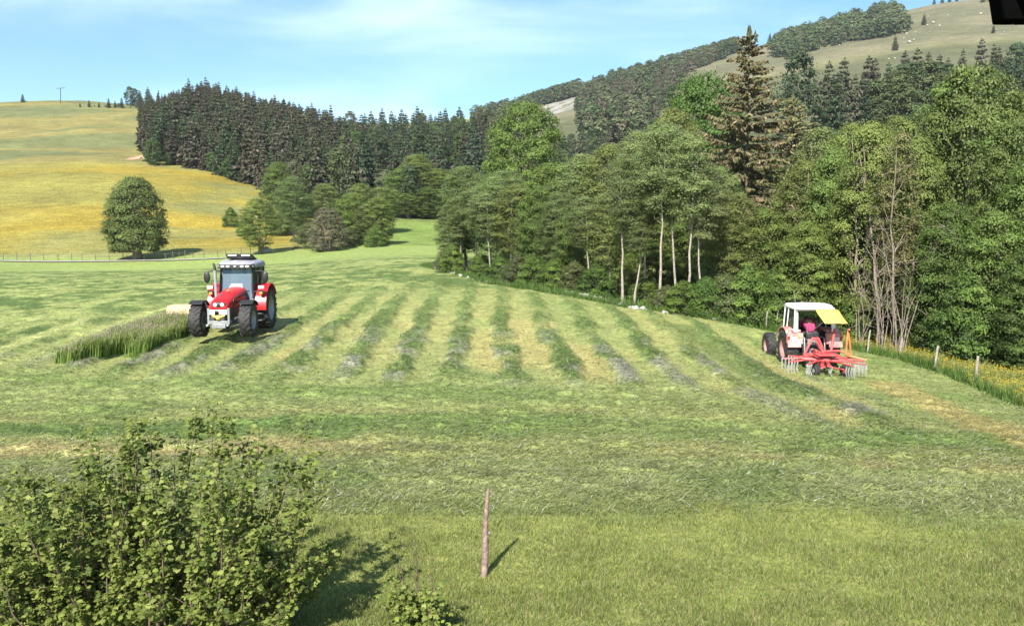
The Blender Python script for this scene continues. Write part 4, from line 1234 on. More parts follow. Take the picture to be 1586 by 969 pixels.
# ------------------------------------------------------------------ red tractor (front +x, left +y)
def red_tractor(loc, rz):
    t = empty('tractor', loc, rz)
    tag(t, 'modern red tractor with dark cab coming towards us beside the uncut grass', 'tractor')
    for y, s in ((.88, 1), (-.88, -1)):
        wheel(t, 'rear_wheel', 0, y, .84, .52, .47, s, 20, M['grey'])
        wheel(t, 'front_wheel', 2.62, y * 1.02, .63, .43, .34, s, 18, M['grey'])
    c = MB()
    c.box((1.5, 0, .80), (3.0, .50, .46)); c.box((.0, 0, .84), (.7, .9, .55)); c.box((2.62, 0, .62), (.26, 1.5, .24)); c.box((0, 0, .84), (.3, 1.3, .3))
    c.tube([(2.62, -.66, .63), (2.62, .66, .63)], .11, 10)
    c.box((.55, .62, .62), (.75, .36, .42)); c.box((.55, -.62, .62), (.75, .36, .42))
    c.box((.75, .86, .42), (.36, .2, .06)); c.box((.75, .86, .68), (.36, .2, .06)); c.box((.75, .83, .95), (.36, .18, .05))
    c.build('chassis', M['castiron'], t, .02)
    # bonnet: rounded sections falling to the nose
    b = MB(); secs = []
    for x, wt, zt, zb in [(.95, .40, 1.74, 1.15), (1.6, .395, 1.68, 1.13), (2.3, .375, 1.575, 1.12), (2.85, .345, 1.45, 1.10), (3.08, .315, 1.36, 1.08), (3.17, .27, 1.26, 1.08), (3.19, .22, 1.17, 1.09)]:
        s = []
        for y, z in [(-1, 0), (-1.02, .45), (-.97, .75), (-.80, .93), (-.42, .995), (0, 1.015), (.42, .995), (.80, .93), (.97, .75), (1.02, .45), (1, 0)]:
            s.append((x, y * wt, zb + z * (zt - zb)))
        secs.append(s)
    b.loft(secs)
    bon = b.build('bonnet', M['red'], t, 0, 50)
    b = MB()
    for s in (-1, 1):
        quad_panel(b, [(1.0, s * .40, 1.16), (2.75, s * .362, 1.12), (2.62, s * .375, 1.40), (1.0, s * .415, 1.56)], .012 * s)
        for k in range(5): b.box((1.5 + k * .2, s * .408, 1.26), (.13, .03, .10))
    b.build('side_grille', M['dark'], bon)
    b = MB(); b.box((2.0, 0, .98), (2.15, .60, .28)); b.box((3.0, 0, .98), (.22, .56, .26)); b.build('engine_block', M['castiron'], t, .02)
    b = MB(); b.ball((3.14, 0, 1.235), (.085, .27, .115), 20, 10); nose = b.build('nose_panel', M['dark'], t)
    for y in (-.125, .125):
        b = MB(); b.ball((3.205, y, 1.235), (.035, .078, .07), 14, 8); b.build('headlight', M['lamp'], nose)
    b = MB(); b.box((2.0, 0, 1.685), (.30, .07, .015), Matrix.Rotation(.16, 3, 'Y')); b.build('bonnet_badge', M['amber'], bon)
    b = MB()  # pale cowl between bonnet and windscreen
    b.loft([[(.80, -.28, 1.70), (.80, .28, 1.70), (.74, .22, 1.90), (.74, -.22, 1.90)], [(1.0, -.30, 1.68), (1.0, .30, 1.68), (.86, .22, 1.86), (.86, -.22, 1.86)]])
    b.build('cowl', M['silver'], t, .02)
    # front frame with plates
    b = MB()
    for y in (-.36, .36): b.box((3.22, y, .84), (.12, .08, .56)); b.tube([(3.0, y, .62), (3.34, y, .50), (3.46, y, .52)], .05, 8)
    b.box((3.24, 0, .60), (.10, .80, .12)); b.box((3.22, 0, 1.03), (.10, .76, .08)); b.box((3.25, 0, .47), (.12, .5, .16))
    fr = b.build('front_linkage', M['grey'], t, .015)
    b = MB(); b.box((3.285, .17, .98), (.02, .28, .17)); b.build('number_plate', M['plate'], fr)
    b = MB(); b.box((3.285, -.22, .98), (.02, .19, .17)); b.build('number_plate', M['plate'], fr)
    b = MB(); b.tube([(3.26, -.22, .86), (3.34, 0, .78), (3.26, .22, .86)], .045, 8); b.lathe([(.02, -.06), (.09, -.06), (.09, .06), (.02, .06)], 12, (3.3, 0, .78)); b.build('hitch', M['yellow'], fr)
    # front mudguards on stays
    for s in (-1, 1):
        b = MB(); b.loft(arc_strip(.70, .025, s * .66, s * 1.15, 58, 138, 2.62, .64)); g = b.build('front_mudguard', M['dark'], t, .008)
        b = MB(); b.tube([(2.62, s * .52, .60), (2.62, s * .60, 1.02), (2.62, s * .66, 1.28), (2.62, s * .80, 1.345)], .025, 8); b.build('stay', M['silver'], g)
    # rear mudguards
    for s in (-1, 1):
        b = MB(); b.loft(arc_strip(.93, .05, s * .60, s * 1.14, -2, 150, 0, .86, 18))
        secs = []
        for k in range(13):
            a = math.radians(-2 + 152 * k / 12)
            secs.append([(.55 * math.cos(a), s * .60, .9 + .45 * math.sin(a)), (.95 * math.cos(a), s * .60, .86 + .95 * math.sin(a)), (.95 * math.cos(a), s * .63, .86 + .95 * math.sin(a)), (.55 * math.cos(a), s * .63, .9 + .45 * math.sin(a))])
        b.loft(secs)
        b.build('rear_mudguard', M['red'], t, .012)
    # cab
    cab = MB()
    for s in (-1, 1):
        cab.tube([(.92, s * .66, 1.22), (.90, s * .62, 1.7), (.74, s * .60, 2.50)], .042, 8)
        cab.tube([(.10, s * .72, 1.22), (.08, s * .72, 1.8), (.06, s * .66, 2.50)], .03, 8)
        cab.tube([(-.62, s * .72, 1.5), (-.66, s * .66, 2.50)], .045, 8)
        cab.tube([(.92, s * .66, 1.24), (.1, s * .72, 1.22), (-.62, s * .72, 1.52)], .04, 8)
        cab.tube([(.74, s * .60, 2.50), (-.66, s * .66, 2.50)], .04, 8)
    cab.tube([(.92, -.66, 1.24), (.92, .66, 1.24)], .05, 8); cab.tube([(.74, -.60, 2.5), (.74, .60, 2.5)], .045, 8); cab.tube([(-.66, -.66, 2.5), (-.66, .66, 2.5)], .045, 8); cab.tube([(-.62, -.7, 1.5), (-.62, .7, 1.5)], .045, 8)
    cab.box((.15, 0, 1.16), (1.5, 1.28, .10)); cab.box((.86, 0, 1.38), (.08, 1.0, .44))
    cf = cab.build('cab_frame', M['dark'], t)
    b = MB(); quad_panel(b, [(.935, -.615, 1.28), (.935, .615, 1.28), (.755, .565, 2.47), (.755, -.565, 2.47)], .008); b.build('windscreen', M['glass'], cf)
    b = MB(); quad_panel(b, [(-.63, -.66, 1.55), (-.63, .66, 1.55), (-.67, .62, 2.47), (-.67, -.62, 2.47)], .008); b.build('rear_window', M['glass_side'], cf)
    for s in (-1, 1):
        b = MB(); quad_panel(b, [(.88, s * .665, 1.27), (.12, s * .715, 1.25), (.09, s * .665, 2.46), (.73, s * .61, 2.46)], .008); b.build('door', M['glass_side'], cf)
        b = MB(); quad_panel(b, [(.06, s * .72, 1.26), (-.58, s * .72, 1.55), (-.63, s * .665, 2.46), (.04, s * .67, 2.46)], .008); b.build('side_window', M['glass_side'], cf)
    # roof
    b = MB(); secs = []
    for x, w, zt, zb in [(1.02, .60, 2.60, 2.55), (.92, .68, 2.69, 2.50), (.6, .74, 2.76, 2.50), (-.2, .76, 2.79, 2.50), (-.7, .74, 2.74, 2.50), (-.84, .66, 2.66, 2.53)]:
        secs.append([(x, -w, zb), (x, -w * 1.0, (zb + zt) / 2), (x, -w * .88, zt - .02), (x, 0, zt), (x, w * .88, zt - .02), (x, w, (zb + zt) / 2), (x, w, zb)])
    b.loft(secs); roof = b.build('roof', M['silver'], t, 0, 50)
    b = MB(); b.loft([[(1.035, -.60, 2.47), (1.035, .60, 2.47), (1.02, .60, 2.615), (1.02, -.60, 2.615)], [(.80, -.72, 2.46), (.80, .72, 2.46), (.86, .72, 2.64), (.86, -.72, 2.64)]]); b.build('light_bar', M['dark'], roof, .01)
    for y in (-.47, -.27, 0.0, .27, .47):
        b = MB(); b.ball((1.035, y, 2.54), (.03, .075 if y else .05, .045 if y else .03), 12, 6); b.build('work_light', M['lamp'], roof)
    b = MB()
    b.loft([[(.35, -.50, 2.82), (.35, .50, 2.82), (.42, .50, 3.02), (.42, -.50, 3.02)], [(-.45, -.52, 2.76), (-.45, .52, 2.76), (-.45, .46, 2.80), (-.45, -.46, 2.80)]])
    hatch = b.build('roof_hatch', M['dark'], roof, .015)
    for y in (-.26, .26):
        b = MB(); b.box((.425, y, 2.955), (.02, .33, .045)); b.build('hatch_light', M['lamp'], hatch)
    # mirrors, exhaust, lamps
    for s in (-1, 1):
        b = MB(); b.tube([(.76, s * .62, 2.36), (.86, s * .95, 2.36), (.88, s * 1.10, 2.33)], .022, 6); b.ball((.90, s * 1.12, 2.12), (.06, .125, .23), 14, 10); b.build('mirror', M['dark'], t)
        b = MB(); b.tube([(.92, s * .66, 1.55), (.96, s * .98, 1.58)], .02, 6); b.box((.98, s * .98, 1.56), (.07, .20, .10)); b.build('lamp_bracket', M['dark'], t)
        b = MB(); b.box((.99, s * .98, 1.73), (.10, .22, .12)); b.build('indicator', M['plate'], t, .015)
        b = MB(); b.box((1.0, s * .96, 1.50), (.06, .12, .09)); b.build('side_light', M['amber'], t, .01)
    b = MB(); b.tube([(1.22, -.62, 1.0), (1.18, -.70, 1.25), (1.17, -.72, 2.40)], .062, 12); ex = b.build('exhaust', M['grey'], t)
    b = MB(); b.tube([(1.17, -.72, 2.40), (1.17, -.725, 2.52), (1.13, -.78, 2.66)], [.05, .05, .045], 12); b.build('exhaust_tip', M['dark'], ex)
    b = MB(); b.box((-.28, .05, 1.45), (.46, .50, .14)); b.box((-.50, .05, 1.78), (.12, .48, .62)); b.build('seat', M['vinyl'], t, .04)
    b = MB(); b.tube([(.66, .05, 1.25), (.45, .05, 1.72)], .03, 8)
    secs = [Vector((.45 + .09 * math.cos(a), .05 + .19 * math.sin(a), 1.73 + .07 * math.cos(a))) for a in [2 * math.pi * k / 16 for k in range(17)]]
    b.tube(secs, .014, 6); b.build('steering_wheel', M['dark'], t)
    b = MB(); b.tube([(-.75, 0, .55), (-1.35, .40, .52)], .05, 8); b.tube([(-.75, 0, .55), (-1.35, -.40, .52)], .05, 8); b.tube([(-.6, 0, 1.1), (-1.35, 0, 1.05)], .04, 8); b.build('rear_linkage', M['castiron'], t)
    return t
RT = hit(347, 531); RTX, RTY = RT[0] - .08, RT[1] + 2.55
RT_ROT = math.radians(-87)
red_tractor((RTX, RTY, gz(RTX, RTY) - .03), RT_ROT)

def rel(base, rot, p):
    c, s = math.cos(rot), math.sin(rot)
    return (base[0] + c * p[0] - s * p[1], base[1] + s * p[0] + c * p[1])

# mower behind it, hanging out to the tractor's right over the standing grass
mx, my = rel((RTX, RTY), RT_ROT, (-1.55, 0))
mw = empty('mower', (mx, my, gz(mx, my)), RT_ROT)
tag(mw, 'cream covered mower sticking out behind the uncut grass beside the red tractor', 'mower')
b = MB(); secs = []
for y in (-3.45, -3.3, -2.0, -1.15):
    k = .86 if y == -3.45 else 1
    secs.append([(-.62 * k, y, .42), (.62 * k, y, .42), (.60 * k, y, .66), (.42 * k, y, .76), (-.42 * k, y, .76), (-.60 * k, y, .66)])
b.loft(secs); b.build('cover', M['cream'], mw, .02)
b = MB(); b.box((.0, -2.2, .22), (.5, 2.3, .14)); b.tube([(.1, -1.2, .6), (.15, -.5, .75), (.2, 0, .62)], .09, 8); b.box((.2, 0, .62), (.16, .9, .4)); b.build('cutter_bar', M['castiron'], mw, .015)

# ------------------------------------------------------------------ old tractor (front +x, left +y)
def old_tractor(loc, rz):
    t = empty('tractor', loc, rz)
    tag(t, 'old faded red tractor with white cab roof and raised yellow rear flap', 'tractor')
    for y, s in ((.76, 1), (-.76, -1)):
        wheel(t, 'rear_wheel', 0, y, .67, .42, .37, s, 18, M['pink'])
        wheel(t, 'front_wheel', 1.95, y * 1.16, .50, .34, .27, s, 16, M['pink'])
    b = MB(); b.box((1.0, 0, .70), (2.1, .42, .36)); b.box((-.05, 0, .72), (.55, .62, .46)); b.tube([(0, -.6, .67), (0, .6, .67)], .12, 10); b.tube([(1.95, -.6, .50), (1.95, .6, .50)], .09, 10)
    b.build('chassis', M['castiron'], t, .02)
    b = MB(); b.loft([[(.85, -.30, .85), (.85, .30, .85), (.85, .29, 1.32), (.85, .18, 1.40), (.85, -.18, 1.40), (.85, -.29, 1.32)], [(2.35, -.27, .80), (2.35, .27, .80), (2.35, .26, 1.22), (2.35, .16, 1.29), (2.35, -.16, 1.29), (2.35, -.26, 1.22)]])
    b.build('bonnet', M['old_red'], t, .02)
    for s in (-1, 1):
        b = MB(); b.loft(arc_strip(.74, .04, s * .50, s * .98, 25, 172, 0, .68, 14)); b.box((-.60, s * .70, 1.10), (.16, .56, .40)); b.box((-.1, s * .62, 1.36), (.9, .3, .08))
        g = b.build('mudguard', M['old_red'], t, .015)
        b = MB(); b.box((-.69, s * .76, 1.04), (.015, .24, .24)); pl = b.build('white_plate', M['plate'], g)
        if s > 0:
            b = MB(); secs = []
            for a in range(17):
                q = 2 * math.pi * a / 16; secs.append((-.702, .76 + .085 * math.cos(q), 1.05 + .085 * math.sin(q)))
            b.tube(secs, .012, 5); b.build('ring_mark', M['castiron'], pl)
        b = MB(); b.box((-.69, s * .94, 1.12), (.03, .09, .14)); b.build('rear_light', M['redlens'], g, .01)
        b = MB(); b.box((-.69, s * .56, 1.18), (.03, .08, .10)); b.build('indicator', M['amber'], g, .01)
    b = MB()
    for s in (-1, 1):
        quad_panel(b, [(-.62, s * .60, 1.34), (-.62, s * .74, 1.34), (-.50, s * .70, 2.16), (-.50, s * .58, 2.16)], .07)
        b.tube([(.80, s * .70, 1.10), (.72, s * .66, 2.18)], .035, 8)
        b.tube([(-.55, s * .68, 2.15), (.72, s * .66, 2.15)], .03, 8); b.tube([(.80, s * .70, 1.14), (.15, s * .74, 1.38), (-.58, s * .70, 1.38)], .03, 8)
        b.tube([(.28, s * .72, 1.36), (.26, s * .68, 2.15)], .025, 8)
    b.tube([(.72, -.66, 2.15), (.72, .66, 2.15)], .03, 8); b.tube([(-.52, -.66, 2.13), (-.52, .66, 2.13)], .03, 8); b.tube([(.80, -.70, 1.14), (.80, .70, 1.14)], .03, 8)
    cf = b.build('cab_frame', M['white'], t)
    b = MB(); quad_panel(b, [(.79, -.66, 1.16), (.79, .66, 1.16), (.725, .62, 2.12), (.725, -.62, 2.12)], .008); b.build('windscreen', M['glass_side'], cf)
    for s in (-1, 1):
        b = MB(); quad_panel(b, [(.77, s * .70, 1.18), (.30, s * .72, 1.36), (.28, s * .675, 2.12), (.70, s * .66, 2.12)], .008); b.build('side_window', M['glass_side'], cf)
        b = MB(); quad_panel(b, [(.24, s * .72, 1.40), (-.50, s * .70, 1.40), (-.46, s * .67, 2.12), (.23, s * .675, 2.12)], .008); b.build('side_window', M['glass_side'], cf)
    b = MB(); secs = []
    for x, w, zt in [(.95, .58, 2.24), (.86, .68, 2.29), (.3, .72, 2.335), (-.4, .72, 2.32), (-.66, .68, 2.27), (-.73, .58, 2.235)]:
        secs.append([(x, -w, 2.17), (x, -w, 2.21), (x, -w * .9, zt - .02), (x, 0, zt), (x, w * .9, zt - .02), (x, w, 2.21), (x, w, 2.17)])
    b.loft(secs); roof = b.build('roof', M['white'], t, 0, 50)
    b = MB(); b.tube([(.55, .35, 2.3), (.62, .42, 2.75)], .008, 5); b.build('aerial', M['grey'], roof)
    # yellow flap hinged at the rear edge of the roof, propped out to the rear
    b = MB(); secs = []
    for k in range(7):
        q = k / 6; sag = .012 * math.sin(q * math.pi)
        row = []
        for j in range(6):
            y = .02 - .80 * j / 5 - .06 * q
            row.append((-.70 - .80 * q, y, 2.16 - .40 * q - sag - .008 * math.sin(j * 2.1 + k)))
        secs.append(row)
    top = [r for r in secs]
    vs = [p for r in secs for p in r]; n = len(vs)
    fs = []
    for i in range(6):
        for j in range(5): fs.append((i * 6 + j, i * 6 + j + 1, (i + 1) * 6 + j + 1, (i + 1) * 6 + j))
    b.add(vs, fs)
    fl = b.build('rear_flap', M['yellow'], t); so = fl.modifiers.new('solid', 'SOLIDIFY'); so.thickness = .02
    b = MB(); b.tube([(-.62, -.66, 1.42), (-1.30, -.80, 1.74)], .014, 6); b.tube([(-.62, .06, 1.40), (-1.30, -.02, 1.74)], .012, 6); b.build('flap_strut', M['grey'], t)
    b = MB(); b.box((-.20, 0, 1.02), (.46, .48, .12)); b.box((-.42, 0, 1.18), (.08, .46, .24)); b.tube([(-.2, 0, .9), (-.2, 0, 1.0)], .12, 8); b.build('seat', M['vinyl'], t, .04)
    b = MB(); b.tube([(.75, 0, 1.1), (.42, 0, 1.42)], .025, 8); b.tube([Vector((.42 + .08 * math.cos(a), .2 * math.sin(a), 1.43 + .09 * math.cos(a))) for a in [2 * math.pi * k / 16 for k in range(17)]], .014, 6); b.build('steering_wheel', M['dark'], t)
    b = MB(); b.tube([(.55, -.34, 1.2), (.55, -.34, 1.62)], .07, 8); b.box((.5, -.34, 1.30), (.2, .2, .26)); b.build('red_canister', M['rake_red'], t)
    # linkage at the back
    b = MB()
    for s in (-1, 1): b.tube([(-.25, s * .24, .52), (-.95, s * .38, .48)], .035, 8); b.tube([(-.1, s * .28, 1.16), (-.62, s * .36, 1.10), (-.72, s * .37, .52)], .028, 8)
    b.tube([(-.3, 0, .95), (-1.0, 0, .92)], .03, 8); b.box((-.34, 0, .98), (.2, .36, .3)); b.box((-.42, .16, .60), (.18, .16, .22)); b.box((-.42, -.02, .58), (.2, .18, .26))
    lk = b.build('rear_linkage', M['grey'], t, .01)
    b = MB(); b.tube([(-.45, 0, .62), (-1.05, 0, .62)], .07, 10); b.build('drive_shaft', M['dark'], lk)
    return t
OT = hit(1256, 566); OTX, OTY = OT[0], 29.6
OTX = .372 * OTY
OT_ROT = math.radians(88)
old_tractor((OTX, OTY, gz(OTX, OTY) - .02), OT_ROT)

# rotary rake behind the old tractor (local frame like the tractor's, origin under the rotor)
kx, ky = rel((OTX, OTY), OT_ROT, (-1.75, .02))
def rake(loc, rz):
    t = empty('hay_rake', loc, rz)
    tag(t, 'red rotary hay rake with steel tines and two small wheels behind the old tractor', 'rake')
    b = MB(); b.lathe([(.02, 0), (.22, 0), (.26, .1), (.18, .2), (.02, .22)], 20)
    b.v = [(x, -z, .42 + y) for x, y, z in b.v]
    b.lathe([(.04, -.04), (.04, .04)], 6, (0, 0, .7)); b.box((0, 0, .36), (.34, .34, .16)); b.build('gearbox', M['rake_red'], t, .01)
    b = MB(); b.box((.45, 0, .68), (1.1, .16, .14)); b.box((.95, 0, .55), (.10, .84, .10)); b.tube([(.95, -.40, .50), (.97, -.10, 1.15)], .045, 8); b.tube([(.95, .40, .50), (.97, .10, 1.15)], .045, 8); b.tube([(.97, -.14, 1.13), (.97, .14, 1.13)], .05, 8); b.tube([(.97, 0, 1.12), (.1, 0, .74)], .04, 8)
    b.tube([(.6, .1, .7), (.6, -.75, .74)], .045, 8); b.tube([(.62, -.45, .72), (.80, -.62, 1.50)], .05, 8)
    b.box((-.1, -.05, .71), (.5, .75, .05))
    b.build('mast', M['rake_red'], t, .01)
    N = 11
    for k in range(N):
        a = 2 * math.pi * k / N + .12
        c, s = math.cos(a), math.sin(a)
        b = MB(); b.tube([(.16 * c, .16 * s, .50), (.75 * c, .75 * s, .53), (1.08 * c, 1.08 * s, .50), (1.38 * c, 1.38 * s, .49)], [.036, .034, .030, .026], 8)
        arm = b.build('arm', M['rake_red'], t)
        b = MB()
        for j in range(4):
            q = 1.03 + .115 * j; tx, ty = -s, c
            for e in (0, .03):
                p = Vector(((q + e) * c, (q + e) * s, .50))
                b.tube([p, p + Vector((tx * .03, ty * .03, -.05)), p + Vector((-tx * .02, -ty * .02, -.24)), p + Vector((tx * .05, ty * .05, -.45))], .011, 5)
        b.build('tines', M['tine'], arm)
    for (x, y, rm) in ((-.35, .42, 'tine'), (-.35, -.62, 'rake_red')):
        e = empty('wheel', (x, y, .20)); e.parent = t; e.rotation_euler = (0, 0, math.radians(24))
        b = MB(); b.lathe([(.09, -.10), (.15, -.11), (.205, -.07), (.21, 0), (.205, .07), (.15, .11), (.09, .10), (.09, -.10)], 24); b.build('tyre', M['rubber'], e)
        b = MB(); b.lathe([(.015, -.09), (.10, -.07), (.10, .07), (.015, .09)], 16); b.build('rim', M[rm], e)
    b = MB(); b.tube([(0, 0, .40), (-.35, 0, .34), (-.35, .42, .20)], .03, 8); b.tube([(-.35, 0, .34), (-.35, -.62, .20)], .03, 8); b.tube([(0, .2, .36), (-.5, -.3, .28), (-.35, -.62, .22)], .022, 8); b.build('axle', M['rake_red'], t)
    b = MB(); b.tube([(.55, -.95, .62), (.62, -1.02, 1.48), (.50, -1.02, 1.52)], .03, 8); b.tube([(.60, -1.18, .50), (.62, -1.02, 1.48)], .03, 8); b.tube([(.6, -.75, .74), (.58, -1.1, .62)], .03, 8); b.tube([(.55, -.95, .62), (.60, -1.18, .50)], .03, 8); b.tube([(.58, -1.1, .56), (.4, -1.62, .44)], .035, 8)
    b.build('guard_frame', M['orange'], t)
    return t
rake((kx, ky, gz(kx, ky)), OT_ROT)

# ------------------------------------------------------------------ drivers
def skin_body(name, verts, edges, radii, mat, parent=None, sub=2, root=0):
    me = bpy.data.meshes.new(name); me.from_pydata([Vector(v) for v in verts], edges, []); me.materials.append(mat)
    o = link(name, me, parent)
    sk = o.modifiers.new('skin', 'SKIN'); sk.use_smooth_shade = True
    for i, d in enumerate(me.skin_vertices[0].data):
        r = radii[i]; d.radius = (r, r) if not isinstance(r, tuple) else r
        d.use_root = i == root
    s = o.modifiers.new('sub', 'SUBSURF'); s.levels = sub; s.render_levels = sub
    return o
def seated(loc, rz, label, shirt, lean, hat):
    """person on a seat looking along +x; origin at the hips"""
    root = empty('person', loc, rz); tag(root, label, 'person')
    k = lean
    bent = lean > 1
    J = {'pel': (0, 0, .08), 'wai': (.06 * k, 0, .24), 'che': (.16 * k, 0, .42), 'nek': (.24 * k, 0, .56), 'hd0': (.30 * k + .01, 0, .66), 'hd1': (.33 * k + .03, 0, .76), 'hd2': (.34 * k + .02, 0, .83)}
    if bent: J.update(wai=(.05, 0, .26), che=(.14, 0, .44), nek=(.32, 0, .54), hd0=(.41, 0, .56), hd1=(.50, 0, .55), hd2=(.56, 0, .52))
    for s, n in ((1, 'l'), (-1, 'r')):
        J['sh' + n] = (.20 * k, s * .19, .50); J['el' + n] = (.24 * k + .12, s * .27, .27); J['wr' + n] = (.24 * k + .36, s * .17, .26); J['hn' + n] = (.24 * k + .45, s * .14, .28)
        J['hi' + n] = (.02, s * .09, .05); J['kn' + n] = (.42, s * .14, .06); J['an' + n] = (.50, s * .14, -.34); J['to' + n] = (.66, s * .15, -.38)
        for f in range(4): J['f%d%s' % (f, n)] = (.24 * k + .50, s * (.11 + .022 * f), .285 + .004 * f); J['g%d%s' % (f, n)] = (.24 * k + .53 - .006 * f, s * (.105 + .022 * f), .25)
        J['t0' + n] = (.24 * k + .46, s * .10, .30); J['t1' + n] = (.24 * k + .50, s * .085, .31)
    E = [('pel', 'wai'), ('wai', 'che'), ('che', 'nek'), ('nek', 'hd0'), ('hd0', 'hd1'), ('hd1', 'hd2')]
    R = dict(pel=.13, wai=.125, che=.145, nek=.06, hd0=.075, hd1=.095, hd2=.075)
    for n in 'lr':
        E += [('che', 'sh' + n), ('sh' + n, 'el' + n), ('el' + n, 'wr' + n), ('wr' + n, 'hn' + n), ('pel', 'hi' + n), ('hi' + n, 'kn' + n), ('kn' + n, 'an' + n), ('an' + n, 'to' + n), ('hn' + n, 't0' + n), ('t0' + n, 't1' + n)]
        R.update({'sh' + n: .068, 'el' + n: .045, 'wr' + n: .03, 'hn' + n: .036, 'hi' + n: .10, 'kn' + n: .065, 'an' + n: .045, 'to' + n: .04, 't0' + n: .013, 't1' + n: .011})
        for f in range(4):
            E += [('hn' + n, 'f%d%s' % (f, n)), ('f%d%s' % (f, n), 'g%d%s' % (f, n))]; R['f%d%s' % (f, n)] = .011; R['g%d%s' % (f, n)] = .009
    def sub(keys, grow, extra={}):
        ks = [q for q in J if q in keys]; ix = {q: i for i, q in enumerate(ks)}
        return [J[q] for q in ks], [(ix[a], ix[b]) for a, b in E if a in ix and b in ix], [extra.get(q, R[q] + grow) for q in ks]
    skin_body('body', *sub(set(J), 0), M['skin'], root)
    skin_body('shirt', *sub({'pel', 'wai', 'che', 'nek', 'shl', 'shr', 'ell', 'elr'}, .03, {'che': .20 if bent else .175, 'wai': .185 if bent else .16, 'pel': .165, 'nek': .085}), M[shirt], root)
    skin_body('trousers', *sub({'pel', 'hil', 'hir', 'knl', 'knr', 'anl', 'anr'}, .014), M['jeans'], root)
    h = J['hd1']
    b = MB(); b.ball((h[0] - .012, 0, h[2] + .035), (.108, .094, .105), 14, 10)
    if hat: b.box((h[0] + .11, 0, h[2] + .045), (.12, .15, .018))
    b.build('cap' if hat else 'hair', M['shirt_blue'] if hat else M['hair'], root)
    b = MB(); b.ball((h[0] + .098, 0, h[2] - .02), (.022, .016, .028), 8, 6)
    for s in (-1, 1): b.ball((h[0] - .005, s * .094, h[2] - .02), (.022, .012, .032), 8, 6)
    b.build('face', M['skin'], root)
    return root
px, py = rel((RTX, RTY), RT_ROT, (-.30, .05))
seated((px, py, gz(RTX, RTY) + 1.50), RT_ROT, 'driver in a blue grey shirt and cap behind the windscreen of the red tractor', 'shirt_blue', .35, True)
px, py = rel((OTX, OTY), OT_ROT, (-.20, .0))
p_ = seated((px, py, gz(OTX, OTY) + 1.12), OT_ROT, 'driver in a magenta checked shirt bent forward on the old tractor, seen from behind', 'check', 1.5, False)

# ------------------------------------------------------------------ posts and fences
def post(name, x, y, h, r, mat, lean=(0, 0), parent=None, seed=0, taper=.6):
    r_ = random.Random(seed); b = MB(); secs = []; n = 9
    z0 = gz(x, y) - .15
    for k in range(7):
        q = k / 6
        rr = r * (1 - (1 - taper) * q ** 1.5)
        secs.append([(x + lean[0] * q + rr * (1 + .16 * r_.uniform(-1, 1)) * math.cos(2 * math.pi * j / n) + .008 * math.sin(q * 7), y + lean[1] * q + rr * (1 + .16 * r_.uniform(-1, 1)) * math.sin(2 * math.pi * j / n), z0 + (h + .15) * q + (.012 * r_.uniform(-1, 1) if k == 6 else 0)) for j in range(n)])
    b.loft(secs)
    return b.build(name, mat, parent, 0, 50)
a = hit(748, 891)
fp = post('fence_post', a[0], a[1], 1.19, .047, M['post'], (.07, -.03), None, 3, .42)
tag(fp, 'single weathered reddish wooden post standing alone on the front lawn', 'post')
b = MB(); b.tube([(a[0] + .075, a[1] - .05, a[2] + .60), (a[0] + .095, a[1] - .08, a[2] + .60), (a[0] + .095, a[1] - .08, a[2] + .63)], .007, 6); b.build('nail_hook', M['silver'], fp)

wf = empty('wire_fence', (FENCE_PT[2][0], FENCE_PT[2][1], FENCE_PT[2][2]))
tag(wf, 'wire fence on grey wooden posts between the mown field and the yellow meadow', 'fence')
tops = []
for i, (u, v, hgt, lx) in enumerate([(1600, 640, 1.0, 0), (1515, 597, 1.02, .02), (1450, 574, .95, .10), (1395, 555, .85, .10), (1345, 547, 1.0, .10), (1203, 513, .95, .08), (1187, 511, .9, .08)]):
    x, y, z = hit(u, v); y += .15
    p = post('post', x, y, hgt, .05 if i not in (4, 5, 6) else .04, M['post_grey'], (lx, 0), None, 20 + i, .85)
    p.parent = wf; p.matrix_parent_inverse = Matrix.Translation(-Vector(wf.location))
    tops.append((x + lx * .8, y, gz(x, y) + hgt * .85, hgt))
for fr_ in (1.0, .55):
    for i in range(len(tops) - 1):
        A, B = Vector(tops[i][:3]), Vector(tops[i + 1][:3]); A.z -= (1 - fr_) * .8; B.z -= (1 - fr_) * .8
        b = MB(); pts = [A.lerp(B, q / 6) - Vector((0, 0, .05 * math.sin(q / 6 * math.pi))) for q in range(7)]
        b.tube(pts, .004, 4); w_ = b.build('wire', M['wire'], wf); w_.matrix_parent_inverse = Matrix.Translation(-Vector(wf.location))

# fence along the track at the far end
a_, _ = ray(120, 400)
tf = empty('track_fence', (a_ * 121.5, 121.5, float(T(np.array([a_ * 121.5]), np.array([121.5]))[0])))
tag(tf, 'long low fence of thin dark posts along the gravel track under the yellow hill', 'fence')
inv = Matrix.Translation(-Vector(tf.location)); prev = None
for i, u in enumerate(list(range(-12, 205, 20)) + [238, 254, 266, 276, 285, 299, 318, 336, 352, 372, 386]):
    u2 = u + r3.uniform(-3, 3); aa, _ = ray(u2, 400); y = 121.6 if u < 210 else 121.4; x = aa * y; h = r3.uniform(.85, 1.25)
    p = post('post', x, y, h, .05, M['bark'], (r3.uniform(-.1, .1), 0), tf, i, .9); p.matrix_parent_inverse = inv
    q = Vector((x, y, gz(x, y) + h * .8))
    if prev is not None:
        b = MB(); b.tube([prev, q], .012, 4); w_ = b.build('wire', M['wire'], tf); w_.matrix_parent_inverse = inv
    prev = q

